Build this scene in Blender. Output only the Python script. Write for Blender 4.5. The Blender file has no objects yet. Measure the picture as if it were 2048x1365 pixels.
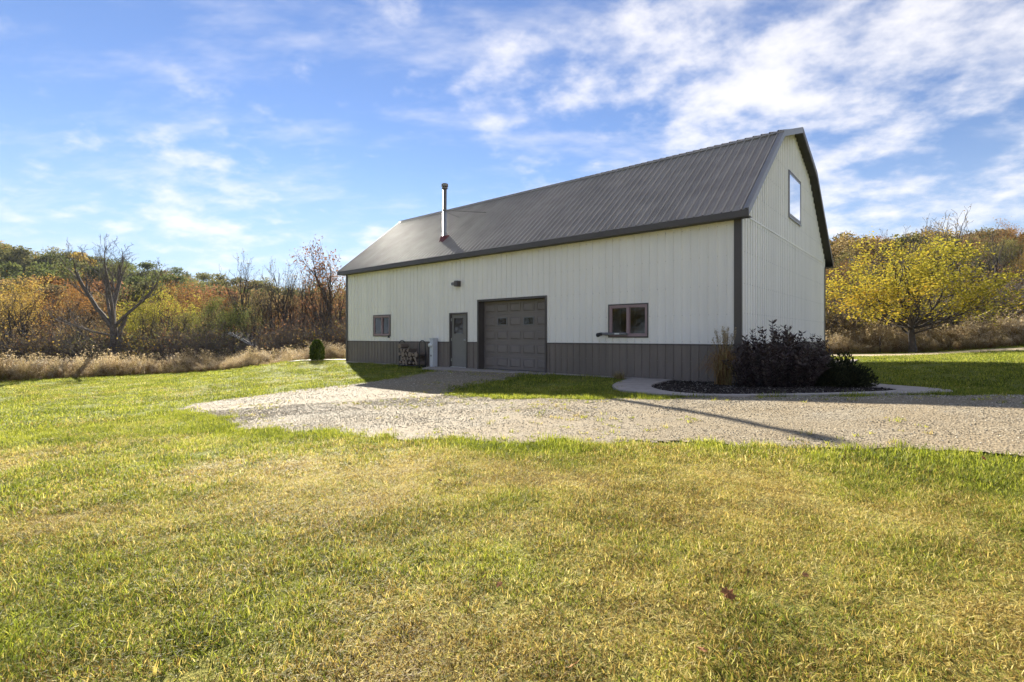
import bpy, math, random
import numpy as np
from mathutils import Vector, Matrix

SC = bpy.context.scene
COL = SC.collection
R = math.radians
RNG = np.random.default_rng(7)

# ------------------------------------------------------------------ camera
cam_d = bpy.data.cameras.new('camera')
cam = bpy.data.objects.new('camera', cam_d)
COL.objects.link(cam)
cam.location = (0, 0, 1.161)
cam.rotation_euler = (R(90), 0, 0)
cam_d.sensor_width = 36
cam_d.lens = 17.787
cam_d.shift_y = -0.00437
cam_d.clip_start = 0.05
cam_d.clip_end = 3000
SC.camera = cam

# ------------------------------------------------------------------ sky, sun, exposure
SUN_EL = R(23.9)
SUN_AZ = math.atan2(-0.3723, 0.9281)          # from +Y towards +X
world = bpy.data.worlds.new('World')
SC.world = world
world.use_nodes = True
wt = world.node_tree
wn, wl = wt.nodes, wt.links
bg = wn['Background']
sky = wn.new('ShaderNodeTexSky')
sky.sky_type = 'NISHITA'
sky.sun_disc = False
sky.sun_elevation = SUN_EL
sky.sun_rotation = SUN_AZ
sky.air_density = 1.0
sky.dust_density = 0.0
sky.ozone_density = 3.0


def wmath(op, a, b=None, clamp=False):
    n = wn.new('ShaderNodeMath')
    n.operation = op
    n.use_clamp = clamp
    for i, v in enumerate((a, b)):
        if v is None:
            continue
        if isinstance(v, (int, float)):
            n.inputs[i].default_value = v
        else:
            wl.new(v, n.inputs[i])
    return n.outputs[0]


def wnoise(vec, scale, detail, rough, dist=0.0):
    n = wn.new('ShaderNodeTexNoise')
    n.inputs['Scale'].default_value = scale
    n.inputs['Detail'].default_value = detail
    n.inputs['Roughness'].default_value = rough
    n.inputs['Distortion'].default_value = dist
    wl.new(vec, n.inputs['Vector'])
    return n.outputs['Fac']


def wramp(fac, p0, p1):
    n = wn.new('ShaderNodeMapRange')
    n.interpolation_type = 'SMOOTHSTEP'
    n.inputs['From Min'].default_value = p0
    n.inputs['From Max'].default_value = p1
    wl.new(fac, n.inputs['Value'])
    return n.outputs[0]


tc = wn.new('ShaderNodeTexCoord')
sep = wn.new('ShaderNodeSeparateXYZ')
wl.new(tc.outputs['Generated'], sep.inputs[0])
zc = wmath('ADD', wmath('MAXIMUM', sep.outputs['Z'], 0.0), 0.27)
cmb = wn.new('ShaderNodeCombineXYZ')          # cloud layer seen in perspective
wl.new(wmath('DIVIDE', sep.outputs['X'], zc), cmb.inputs[0])
wl.new(wmath('DIVIDE', sep.outputs['Y'], zc), cmb.inputs[1])
mp = wn.new('ShaderNodeMapping')
mp.inputs['Location'].default_value = (3.1, 1.4, 0)
mp.inputs['Rotation'].default_value = (0, 0, R(24))
mp.inputs['Scale'].default_value = (1.0, 1.1, 1)
wl.new(cmb.outputs[0], mp.inputs[0])
cover = wnoise(mp.outputs[0], 1.15, 1, 0.5)
puffs = wnoise(mp.outputs[0], 6.0, 6, 0.58)
mp2 = wn.new('ShaderNodeMapping')
mp2.inputs['Rotation'].default_value = (0, 0, R(-38))
mp2.inputs['Scale'].default_value = (0.75, 1.7, 1)
wl.new(cmb.outputs[0], mp2.inputs[0])
wisp = wnoise(mp2.outputs[0], 2.9, 5, 0.62)
bias = wmath('MULTIPLY', sep.outputs['X'], 0.075)
dens = wmath('ADD', wmath('ADD', wmath('MULTIPLY', cover, 0.55), wmath('MULTIPLY', puffs, 0.64)), bias)
c1 = wmath('MULTIPLY', wramp(dens, 0.55, 0.79), 0.82)
c2 = wmath('MULTIPLY', wramp(wisp, 0.46, 0.80), 0.45)
cl = wmath('SUBTRACT', 1.0, wmath('MULTIPLY', wmath('SUBTRACT', 1.0, c1), wmath('SUBTRACT', 1.0, c2)))
haze_f = wmath('MULTIPLY', wramp(sep.outputs['Z'], 0.34, -0.02), 0.82)
hsv = wn.new('ShaderNodeHueSaturation')
hsv.inputs['Saturation'].default_value = 1.05
hsv.inputs['Hue'].default_value = 0.512
hsv.inputs['Value'].default_value = 0.75
wl.new(sky.outputs[0], hsv.inputs['Color'])
mixh = wn.new('ShaderNodeMix')                # pale air low over the horizon
mixh.data_type = 'RGBA'
wl.new(haze_f, mixh.inputs['Factor'])
wl.new(hsv.outputs[0], mixh.inputs['A'])
mixh.inputs['B'].default_value = (2.8, 3.45, 4.6, 1)
mixc = wn.new('ShaderNodeMix')
mixc.data_type = 'RGBA'
wl.new(cl, mixc.inputs['Factor'])
wl.new(mixh.outputs['Result'], mixc.inputs['A'])
mixc.inputs['B'].default_value = (5.75, 5.6, 5.6, 1)
wl.new(mixc.outputs['Result'], bg.inputs['Color'])
bg.inputs['Strength'].default_value = 0.05

sun_d = bpy.data.lights.new('sun', 'SUN')
sun_d.energy = 4.35
sun_d.angle = R(0.53)
sun_d.color = (1.0, 0.93, 0.80)
sun = bpy.data.objects.new('sun', sun_d)
COL.objects.link(sun)
SUNV = Vector((math.sin(SUN_AZ) * math.cos(SUN_EL), math.cos(SUN_AZ) * math.cos(SUN_EL), math.sin(SUN_EL)))
sun.rotation_euler = SUNV.to_track_quat('Z', 'Y').to_euler()

SC.view_settings.view_transform = 'Standard'
SC.view_settings.look = 'None'
SC.view_settings.gamma = 1
SC.view_settings.exposure = 2.05
SC.view_settings.use_curve_mapping = False
world.cycles.sampling_method = 'MANUAL'
world.cycles.sample_map_resolution = 512
SC.cycles.max_bounces = 5
SC.cycles.diffuse_bounces = 2
SC.cycles.glossy_bounces = 2
SC.cycles.transmission_bounces = 2
SC.cycles.transparent_max_bounces = 6
SC.cycles.use_denoising = True
SC.cycles.use_adaptive_sampling = True
SC.cycles.adaptive_threshold = 0.024

# ------------------------------------------------------------------ terrain height
CTRL=np.array([
(-4.42,14.65,-.27),(-1.92,12.54,-.25),(.59,10.65,-.09),(2.43,9.23,.03),(4.63,7.6,.19),(6.36,6.28,.28),(3.5,5.1,.04),
(5.64,12.5,-.02),(0,17.3,-.03),(-3.2,20.05,-.05),(-7.8,23.97,-.05),(-5.5,22.0,-.05),(-8.9,21.7,-.25),(3.0,14.75,-.04),
(9.4,16.9,.0),(13.1,21.3,.1),(13.5,17.5,.2),(14.6,14.3,.33),(9.5,11.5,.1),(8.5,8.8,.2),(12,8,.42),
(0,0,-.02),(-1.5,2,-.06),(1.5,2,.0),(-3,4,-.16),(-4,7,-.28),(0,6,-.06),(6,2.5,.15),(-8,9,-.45),(-7.1,10.6,-.42),(-8,15,-.5),(-12,6,-.7),(12,3,.4),(0,-10,-.1),(15,-8,.4),(-15,-8,-.7),
(-12,16,-.72),(-20,20,-1.05),(-26.3,27,-1.2),(-22.2,31,-1.18),(-19.1,31,-1.05),(-15.5,30,-.76),(-13.1,28.5,-.43),(-11.4,26.6,-.14),(-8.6,27.5,-.1),(-9,33,-.5),(-13.5,23.5,-.62),(-16,25.5,-.86),
(23.8,30,.2),(30.5,30.5,.68),(20,31,.12),(19,24,.22),(24,22,.5),(36,30,1.1),
(0,34,-.1),(-30,45,-1.7),(-10,48,-1.0),(-45,30,-1.8),(-45,10,-1.8),(45,30,1.6),(45,5,1.8),(0,48,-.2),(20,45,.6),(40,45,1.6),(-40,-15,-1.6),(40,-15,1.4),(0,-30,-.2)])
def _U(r2): return np.where(r2>1e-9,.5*r2*np.log(np.maximum(r2,1e-9)),0)
def _solve():
    n=len(CTRL); X=CTRL[:,:2]; d=((X[:,None]-X[None])**2).sum(-1)
    K=_U(d)+np.eye(n)*.15; P=np.c_[np.ones(n),X]; A=np.zeros((n+3,n+3)); A[:n,:n]=K; A[:n,n:]=P; A[n:,:n]=P.T
    return np.linalg.solve(A,np.r_[CTRL[:,2],0,0,0])
_W=_solve()
def sstep(a,b,v):
    t=np.clip((v-a)/(b-a),0,1); return t*t*(3-2*t)
def tz(x,y):
    x=np.asarray(x,float); y=np.asarray(y,float); n=len(CTRL)
    xc=np.clip(x,-48,48); yc=np.clip(y,-32,50)
    z=_W[n]+_W[n+1]*xc+_W[n+2]*yc
    for i in range(n): z=z+_W[i]*_U((xc-CTRL[i,0])**2+(yc-CTRL[i,1])**2)
    hl=np.clip(3.8+(-64-x)*.153,1.5,20)*sstep(62,142,y)*sstep(-30,-60,x) + 3.0*sstep(80,150,y)
    hr=np.minimum(.125*np.maximum(y-34,0),8)*sstep(2,34,x)*(1+.012*np.clip(x-30,0,40))
    return z+hl+hr


def vnoise(x, y, f, seed=0):
    """smooth value noise 0..1 on numpy arrays"""
    x = np.asarray(x, float) * f
    y = np.asarray(y, float) * f
    xi, yi = np.floor(x).astype(np.int64), np.floor(y).astype(np.int64)
    fx, fy = x - xi, y - yi
    fx, fy = fx * fx * (3 - 2 * fx), fy * fy * (3 - 2 * fy)

    def h(a, b):
        n = (a * 374761393 + b * 668265263 + seed * 1442695041) & 0x7fffffff
        n = ((n ^ (n >> 13)) * 1274126177) & 0x7fffffff
        return ((n ^ (n >> 16)) & 0xffff) / 65535.0
    return (h(xi, yi) * (1 - fx) + h(xi + 1, yi) * fx) * (1 - fy) + (h(xi, yi + 1) * (1 - fx) + h(xi + 1, yi + 1) * fx) * fy


def fbm(x, y, f, seed=0, o=4):
    s, a, t = 0, 1, 0
    for i in range(o):
        s = s + a * vnoise(x, y, f * 2 ** i, seed + 17 * i)
        t += a
        a *= 0.5
    return s / t


def inside(x, y, poly):
    c = np.zeros(np.shape(x), bool)
    n = len(poly)
    for i in range(n):
        (x0, y0), (x1, y1) = poly[i], poly[i - 1]
        m = ((y0 > y) != (y1 > y)) & (x < (x1 - x0) * (y - y0) / (y1 - y0 + 1e-12) + x0)
        c ^= m
    return c


def polydist(x, y, poly, closed=True):
    d = np.full(np.shape(x), 1e9)
    n = len(poly)
    for i in range(n if closed else n - 1):
        (x0, y0), (x1, y1) = poly[i], poly[(i + 1) % n]
        dx, dy = x1 - x0, y1 - y0
        t = np.clip(((x - x0) * dx + (y - y0) * dy) / (dx * dx + dy * dy + 1e-12), 0, 1)
        d = np.minimum(d, np.hypot(x - x0 - t * dx, y - y0 - t * dy))
    return d


# ------------------------------------------------------------------ mesh and object helpers
def mesh_np(name, verts, quads=None, tris=None, tint=None, mat=None, smooth=False):
    me = bpy.data.meshes.new(name)
    verts = np.asarray(verts, np.float32)
    q = np.zeros((0, 4), np.int32) if quads is None or len(quads) == 0 else np.asarray(quads, np.int32)
    t = np.zeros((0, 3), np.int32) if tris is None or len(tris) == 0 else np.asarray(tris, np.int32)
    me.vertices.add(len(verts))
    me.vertices.foreach_set('co', verts.ravel())
    me.loops.add(q.size + t.size)
    me.loops.foreach_set('vertex_index', np.concatenate([q.ravel(), t.ravel()]).astype(np.int32))
    me.polygons.add(len(q) + len(t))
    me.polygons.foreach_set('loop_start', np.concatenate([np.arange(len(q)) * 4, q.size + np.arange(len(t)) * 3]).astype(np.int32))
    me.update(calc_edges=True)
    if tint is not None:
        a = me.attributes.new('tint', 'FLOAT', 'POINT')
        a.data.foreach_set('value', np.asarray(tint, np.float32))
    if len(me.polygons):
        me.polygons.foreach_set('use_smooth', np.full(len(me.polygons), bool(smooth)))
    if mat:
        me.materials.append(mat)
    me.validate()
    return me


class G:
    """collects simple shapes into one mesh"""
    def __init__(s):
        s.v, s.q, s.t = [], [], []

    def quad(s, a, b, c, d):
        n = len(s.v)
        s.v += [tuple(a), tuple(b), tuple(c), tuple(d)]
        s.q.append((n, n + 1, n + 2, n + 3))

    def box(s, x0, x1, y0, y1, z0, z1, M=None):
        n = len(s.v)
        p = [(x, y, z) for z in (z0, z1) for y in (y0, y1) for x in (x0, x1)]
        if M is not None:
            p = [tuple(M @ Vector(k)) for k in p]
        s.v += p
        for f in ((0, 2, 3, 1), (4, 5, 7, 6), (0, 1, 5, 4), (2, 6, 7, 3), (0, 4, 6, 2), (1, 3, 7, 5)):
            s.q.append(tuple(n + k for k in f))
        return s

    def frustum(s, a, b, M=None):
        """a, b: two loops of 4 points -> closed solid"""
        n = len(s.v)
        p = list(a) + list(b)
        if M is not None:
            p = [tuple(M @ Vector(k)) for k in p]
        s.v += [tuple(k) for k in p]
        s.q += [(n + 3, n + 2, n + 1, n), (n + 4, n + 5, n + 6, n + 7)]
        for i in range(4):
            j = (i + 1) % 4
            s.q.append((n + i, n + j, n + 4 + j, n + 4 + i))
        return s

    def tube(s, pts, rad, sides=8, cap=True):
        pts = [Vector(p) for p in pts]
        if isinstance(rad, (int, float)):
            rad = [rad] * len(pts)
        n0 = len(s.v)
        ref = None
        for i, p in enumerate(pts):
            d = (pts[min(i + 1, len(pts) - 1)] - pts[max(i - 1, 0)])
            d = d.normalized() if d.length > 1e-9 else Vector((0, 0, 1))
            if ref is None:
                ref = Vector((1, 0, 0)) if abs(d.x) < 0.8 else Vector((0, 1, 0))
            u = (ref - d * ref.dot(d)).normalized()
            ref = u
            w = d.cross(u)
            for k in range(sides):
                a = 2 * math.pi * k / sides
                s.v.append(tuple(p + (u * math.cos(a) + w * math.sin(a)) * rad[i]))
        for i in range(len(pts) - 1):
            for k in range(sides):
                a, b = n0 + i * sides + k, n0 + i * sides + (k + 1) % sides
                s.q.append((a, b, b + sides, a + sides))
        if cap:
            for base, c in ((n0, pts[0]), (n0 + (len(pts) - 1) * sides, pts[-1])):
                ci = len(s.v)
                s.v.append(tuple(c))
                for k in range(sides):
                    s.t.append((base + k, base + (k + 1) % sides, ci))
        return s

    def mesh(s, name, mat, smooth=False):
        return mesh_np(name, np.array(s.v, np.float32).reshape(-1, 3), s.q, s.t, mat=mat, smooth=smooth)

    def obj(s, name, mat, parent=None, smooth=False):
        return link(name, s.mesh(name, mat, smooth), parent)


def link(name, data, parent=None):
    o = bpy.data.objects.new(name, data)
    COL.objects.link(o)
    if parent:
        o.parent = parent
    return o


def tag(o, label=None, cat=None, group=None, kind=None):
    if label:
        o['label'] = label
    if cat:
        o['category'] = cat
    if group:
        o['group'] = group
    if kind:
        o['kind'] = kind
    return o


def thing(name, label, cat, loc=(0, 0, 0), rz=0, group=None):
    o = bpy.data.objects.new(name, None)
    o.empty_display_size = 0.2
    COL.objects.link(o)
    o.location = loc
    o.rotation_euler = (0, 0, rz)
    return tag(o, label, cat, group)


# ------------------------------------------------------------------ materials
def nodes_of(name):
    m = bpy.data.materials.new(name)
    m.use_nodes = True
    nt = m.node_tree
    return m, nt, nt.nodes['Principled BSDF'], nt.nodes['Material Output']


def nd(nt, kind, **kw):
    n = nt.nodes.new('ShaderNode' + kind)
    for k, v in kw.items():
        if k in n.inputs:
            n.inputs[k].default_value = v
        else:
            setattr(n, k, v)
    return n


def ramp(nt, fac, stops):
    n = nt.nodes.new('ShaderNodeValToRGB')
    el = n.color_ramp.elements
    while len(el) < len(stops):
        el.new(0.5)
    for e, (p, c) in zip(el, stops):
        e.position = p
        e.color = (*c, 1)
    nt.links.new(fac, n.inputs[0])
    return n.outputs[0]


def mixrgb(nt, fac, a, b, blend='MIX'):
    n = nt.nodes.new('ShaderNodeMix')
    n.data_type = 'RGBA'
    n.blend_type = blend
    for s, v in (('Factor', fac), ('A', a), ('B', b)):
        if isinstance(v, (int, float)):
            n.inputs[s].default_value = v
        elif isinstance(v, tuple):
            n.inputs[s].default_value = (*v, 1)
        else:
            nt.links.new(v, n.inputs[s])
    return n.outputs['Result']


def noise(nt, scale, detail=4, rough=0.55, vec=None, dist=0):
    n = nd(nt, 'TexNoise', Scale=scale, Detail=detail, Roughness=rough, Distortion=dist)
    if vec is None:
        g = nt.nodes.new('ShaderNodeTexCoord')
        vec = g.outputs['Object']
    nt.links.new(vec, n.inputs['Vector'])
    return n.outputs['Fac']


def worldpos(nt):
    return nt.nodes.new('ShaderNodeNewGeometry').outputs['Position']


def bump(nt, bsdf, h, strength, dist=0.01):
    b = nd(nt, 'Bump', Strength=strength, Distance=dist)
    nt.links.new(h, b.inputs['Height'])
    nt.links.new(b.outputs[0], bsdf.inputs['Normal'])


def surf(name, col, rough=0.5, var=0.12, scale=6, bumps=0.0, bscale=40, metal=0.0, spec=0.5, stretch=None, sheet_var=0.0):
    """painted / plain surface with gentle uneven tone and relief"""
    m, nt, b, out = nodes_of(name)
    g = nt.nodes.new('ShaderNodeTexCoord')
    vec = g.outputs['Object']
    if stretch:
        mpn = nd(nt, 'Mapping', Scale=stretch)
        nt.links.new(vec, mpn.inputs[0])
        vec = mpn.outputs[0]
    f = noise(nt, scale, 5, 0.6, vec)
    dark = tuple(c * (1 - var) for c in col)
    lite = tuple(min(1, c * (1 + var)) for c in col)
    colr = ramp(nt, f, [(0.3, dark), (0.7, lite)])
    if sheet_var:                       # every sheet comes out of the factory and weathers a little differently
        oi = nt.nodes.new('ShaderNodeObjectInfo')
        mr = nd(nt, 'MapRange')
        mr.inputs['To Min'].default_value = 1 - sheet_var
        mr.inputs['To Max'].default_value = 1 + sheet_var
        nt.links.new(oi.outputs['Random'], mr.inputs['Value'])
        hs = nt.nodes.new('ShaderNodeHueSaturation')
        nt.links.new(mr.outputs[0], hs.inputs['Value'])
        nt.links.new(colr, hs.inputs['Color'])
        colr = hs.outputs[0]
    nt.links.new(colr, b.inputs['Base Color'])
    b.inputs['Roughness'].default_value = rough
    b.inputs['Metallic'].default_value = metal
    b.inputs['Specular IOR Level'].default_value = spec
    if bumps:
        bump(nt, b, noise(nt, bscale, 4, 0.6, vec), bumps)
    return m


def leafmat(name, stops, trans=0.5, rough=0.85, spec=0.04, objvar=0.25):
    """leaf colour picked per leaf by its 'tint', part of the light passes through"""
    m, nt, b, out = nodes_of(name)
    a = nd(nt, 'Attribute', attribute_name='tint')
    f = a.outputs['Fac']
    if objvar:
        oi = nt.nodes.new('ShaderNodeObjectInfo')
        mm = nd(nt, 'Math', operation='MULTIPLY_ADD')
        nt.links.new(oi.outputs['Random'], mm.inputs[0])
        mm.inputs[1].default_value = objvar
        nt.links.new(f, mm.inputs[2])
        sb = nd(nt, 'Math', operation='SUBTRACT')
        nt.links.new(mm.outputs[0], sb.inputs[0])
        sb.inputs[1].default_value = objvar / 2
        f = sb.outputs[0]
    col = ramp(nt, f, stops)
    nt.links.new(col, b.inputs['Base Color'])
    b.inputs['Roughness'].default_value = rough
    b.inputs['Specular IOR Level'].default_value = spec
    t = nt.nodes.new('ShaderNodeBsdfTranslucent')
    nt.links.new(col, t.inputs['Color'])
    mx = nt.nodes.new('ShaderNodeMixShader')
    mx.inputs[0].default_value = trans
    nt.links.new(b.outputs[0], mx.inputs[1])
    nt.links.new(t.outputs[0], mx.inputs[2])
    nt.links.new(mx.outputs[0], out.inputs['Surface'])
    return m


def glassmat(name, tint=(0.55, 0.58, 0.56), refl=0.0):
    m, nt, b, out = nodes_of(name)
    nt.nodes.remove(b)
    tr = nd(nt, 'BsdfTransparent')
    tr.inputs[0].default_value = (*tint, 1)
    gl = nd(nt, 'BsdfGlossy', Roughness=0.015)
    gl.inputs[0].default_value = (0.95, 0.97, 1, 1)
    fr = nd(nt, 'Fresnel', IOR=1.52)
    ad = nd(nt, 'Math', operation='ADD', use_clamp=True)
    nt.links.new(fr.outputs[0], ad.inputs[0])
    ad.inputs[1].default_value = refl
    mx = nt.nodes.new('ShaderNodeMixShader')
    nt.links.new(ad.outputs[0], mx.inputs[0])
    nt.links.new(tr.outputs[0], mx.inputs[1])
    nt.links.new(gl.outputs[0], mx.inputs[2])
    nt.links.new(mx.outputs[0], out.inputs['Surface'])
    return m


M = {}
M['siding'] = surf('cream_steel', (0.86, 0.81, 0.735), 0.38, 0.045, 1.8, stretch=(1, 1, 0.2), sheet_var=0.022)
M['wainscot'] = surf('charcoal_steel', (0.175, 0.14, 0.118), 0.42, 0.14, 1.8, stretch=(1, 1, 0.3), sheet_var=0.07)
M['trim'] = surf('dark_trim', (0.075, 0.061, 0.053), 0.45, 0.1, 3)
M['rake'] = surf('grey_trim_lit_rake', (0.16, 0.155, 0.155), 0.35, 0.08, 3)
M['soffit'] = surf('soffit_brown', (0.04, 0.036, 0.034), 0.6, 0.12, 3)
M['roof'] = surf('roof_steel', (0.33, 0.295, 0.26), 0.55, 0.14, 1.4, spec=0.3, sheet_var=0.06)
M['core'] = surf('wall_core', (0.22, 0.2, 0.18), 0.8, 0.1, 3)
M['door'] = surf('grey_door_paint', (0.19, 0.175, 0.158), 0.42, 0.06, 3)
M['gdoor'] = surf('brown_door_paint', (0.19, 0.158, 0.138), 0.5, 0.07, 3, bumps=0.08, bscale=160)
M['mauve'] = surf('mauve_vinyl', (0.30, 0.20, 0.205), 0.4, 0.08, 4)
M['steel'] = surf('galvanised_steel', (0.55, 0.55, 0.54), 0.32, 0.2, 7, metal=0.85)
M['sooty'] = surf('sooty_steel', (0.24, 0.215, 0.19), 0.5, 0.35, 9, metal=0.5)
M['red'] = surf('red_boot', (0.16, 0.035, 0.035), 0.6, 0.25, 12)
M['black'] = surf('black_steel', (0.018, 0.018, 0.019), 0.45, 0.2, 10)
M['meter'] = surf('pale_grey_paint', (0.58, 0.585, 0.60), 0.4, 0.06, 6)
M['white'] = surf('white_plastic', (0.75, 0.75, 0.74), 0.4, 0.04, 6)
M['screw'] = surf('screw_head', (0.3, 0.29, 0.27), 0.4, 0.1, 6)
M['concrete'] = surf('concrete', (0.37, 0.315, 0.27), 0.85, 0.2, 3.5, 0.25, 60)
M['bark'] = surf('bark', (0.105, 0.088, 0.075), 0.9, 0.4, 9, 0.6, 26)
M['barkd'] = surf('dark_bark', (0.05, 0.04, 0.033), 0.9, 0.4, 9, 0.5, 26)
M['barkg'] = surf('weathered_wood', (0.15, 0.135, 0.12), 0.9, 0.35, 8, 0.5, 26)
M['cut'] = surf('cut_wood', (0.27, 0.20, 0.145), 0.85, 0.35, 22)
M['logbark'] = surf('log_bark', (0.14, 0.105, 0.08), 0.9, 0.45, 14, 0.6, 40)
M['shingle'] = surf('grey_shed_wall', (0.19, 0.175, 0.158), 0.85, 0.18, 1.2, 0.3, 18)
M['shedroof'] = surf('shed_shingles', (0.13, 0.125, 0.12), 1.0, 0.3, 4, spec=0.0)
M['glass'] = glassmat('window_glass', (0.32, 0.34, 0.32), 0.02)
M['glassg'] = glassmat('gable_glass', (0.3, 0.32, 0.34), 0.8)
M['lens'] = glassmat('lamp_lens', (0.7, 0.7, 0.66), 0.05)

# ------------------------------------------------------------------ barn frame (needed by everything that stands by it)
BL, BW = 17.68, 11.544                       # length along the front, depth of the gable
BX, BY = 5.637, 12.50                        # near front corner
D1 = Vector((-0.76078, 0.64901, 0))          # along the front wall, away from the camera
D2 = Vector((0.64901, 0.76078, 0))           # along the gable, away from the camera
BROT = math.atan2(-0.64901, 0.76078)
OV, OG = 0.33, 0.295
ZE, ZK, SK, ZP = 4.1835, 7.1553, 3.2872, 8.0197


def bw(t, s, z=0.0):
    p = Vector((BX, BY, 0)) + D1 * t + D2 * s
    p.z = z
    return p


def btz(t, s):
    p = bw(t, s)
    return float(tz(p.x, p.y))


BARN = [tuple(bw(t, s).xy) for t, s in ((-.05, -.05), (BL + .05, -.05), (BL + .05, BW + .05), (-.05, BW + .05))]

TRACK = [(22, 3.9), (14, 5.2), (8, 5.75), (4.5, 6.5), (1.5, 7.6), (-1, 9.2), (-2.9, 11.2), (-2.7, 13.6), (-1.3, 16.0), (-.6, 17.6)]


def rutness(x, y):
    d = polydist(x, y, TRACK, False)
    return np.exp(-((d - .78) / .24) ** 2) * (.55 + .9 * (fbm(x, y, .8, 15) - .3))


DRIVE = [(-7.3, 10.88), (-7.5, 12.1), (-7.09, 13.18), (-6.46, 14.08), (-5.62, 14.8), (-4.85, 15.14), (-4.14, 15.86), (-3.31, 17.26), (-2.81, 18.24), (-2.4, 19.6),
         (1.0, 16.6), (0.85, 16.2), (-0.35, 14.94), (-1.01, 13.78), (-1.58, 12.86), (-1.77, 12.42), (-1.44, 11.74), (-0.25, 10.46), (0.74, 9.84), (2.46, 9.02), (3.4, 8.68), (4.6, 8.08),
         (5.69, 7.82), (6.72, 7.76), (7.73, 7.64), (12, 7.2), (22, 6.5), (22, 1.5), (12, 3.0), (7.5, 3.95), (4.63, 4.58), (3.77, 4.92), (3.5, 4.94), (2.51, 5.34), (1.51, 5.54), (0.7, 5.66), (0.2, 5.74), (-0.14, 5.88), (-0.55, 5.94),
         (-1.07, 6.24), (-1.73, 6.64), (-2.33, 7.06), (-2.91, 7.28), (-3.43, 7.48), (-3.95, 7.78), (-4.45, 8.12), (-5.37, 9.3), (-6.14, 9.96)]
W_OUT = [(3.43, 14.42), (2.7, 12.94), (2.35, 11.88), (2.28, 10.94), (2.48, 10.22), (2.84, 9.42), (3.28, 8.92), (3.97, 8.50), (4.89, 8.16), (5.49, 8.06), (6.06, 7.98), (6.54, 8.0), (7.1, 8.2), (7.6, 8.75), (7.95, 9.5), (8.1, 10.4), (8.25, 11.5), (8.5, 12.7),
         (9.3, 14.3), (10.6, 16.2), (12.0, 18.0), (13.4, 19.8), (14.7, 21.5)]
W_IN = [(4.31, 13.60), (3.48, 12.32), (3.15, 11.44), (3.06, 10.46), (3.19, 9.66), (3.54, 9.1), (4.06, 8.74), (4.6, 8.52), (5.09, 8.40), (5.5, 8.40), (5.95, 8.46), (6.3, 8.58), (6.68, 8.86), (7.0, 9.2), (7.2, 9.7), (7.35, 10.5), (7.45, 11.5), (7.7, 12.7),
        (8.4, 14.3), (9.7, 16.2), (11.1, 18.0), (12.5, 19.8), (13.8, 21.5)]
BED = W_IN + [(13.4, 21.9), tuple(bw(-.02, BW).xy), tuple(bw(-.02, 0).xy), tuple(bw(1.75, -.02).xy)]
WALK = W_OUT + W_IN[::-1]
LANE = [(9, 27.6), (15, 26.6), (18.0, 25.6), (21.4, 25.2), (24.8, 25.8), (27.2, 25.6), (33, 24.5), (44, 22), (44, 25.5), (34, 28.0), (28.6, 28.3), (26.5, 28.9), (23.4, 29.4), (19.5, 29.9), (15, 30.2), (9, 30.4)]
PATH2 = [(-11.6, 26.05), (-10.3, 25.85), (-9.2, 25.55), (-8.3, 25.1), (-7.9, 24.55), (-7.2, 25.0), (-7.6, 26.0), (-9.0, 26.45), (-10.4, 26.75), (-11.5, 26.85)]
BRUSHL = [(-31, 24.5), (-27.6, 25.2), (-26.2, 26.3), (-25.4, 28.1), (-23.8, 29.5), (-22.1, 31), (-19.4, 31.6), (-17, 31.2), (-15.5, 30.2), (-13.6, 29.2), (-12.3, 28.6), (-10.2, 29.2), (-7, 31)]
BRUSHR = [(12, 31.2), (16, 31), (18.9, 30.7), (21, 30.7), (23.8, 30.5), (25.6, 30), (27.7, 29.5), (30.6, 30.2), (35, 31.2), (42, 31)]


def greenness(x, y):
    """0 dry straw .. 1 fresh green: where the lawn itself is green or dry"""
    mow = fbm(0.16 * (x * .85 + y * .5), 1.3 * (y * .85 - x * .5), 1.0, 61, 2) - 0.5
    g = 0.58 + 0.35 * mow + 0.9 * (fbm(x, y, 0.5, 3) - 0.5) + 1.15 * (fbm(x, y, 1.9, 9) - 0.5)
    near_edge = np.exp(-(polydist(x, y, DRIVE) / 0.75) ** 2)
    g = g + 0.55 * near_edge * (0.6 + 0.8 * vnoise(x, y, 1.1, 5))
    g = g + 0.40 * sstep(8.0, 12.5, np.hypot(x, y))
    g = g + 0.22 * sstep(6, 11, y) * sstep(-2, 2, x)
    dry = sstep(23, 29, np.hypot(x - 3, y)) * (x > 8) * 0.25
    return np.clip(g - dry, 0, 1)


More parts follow.
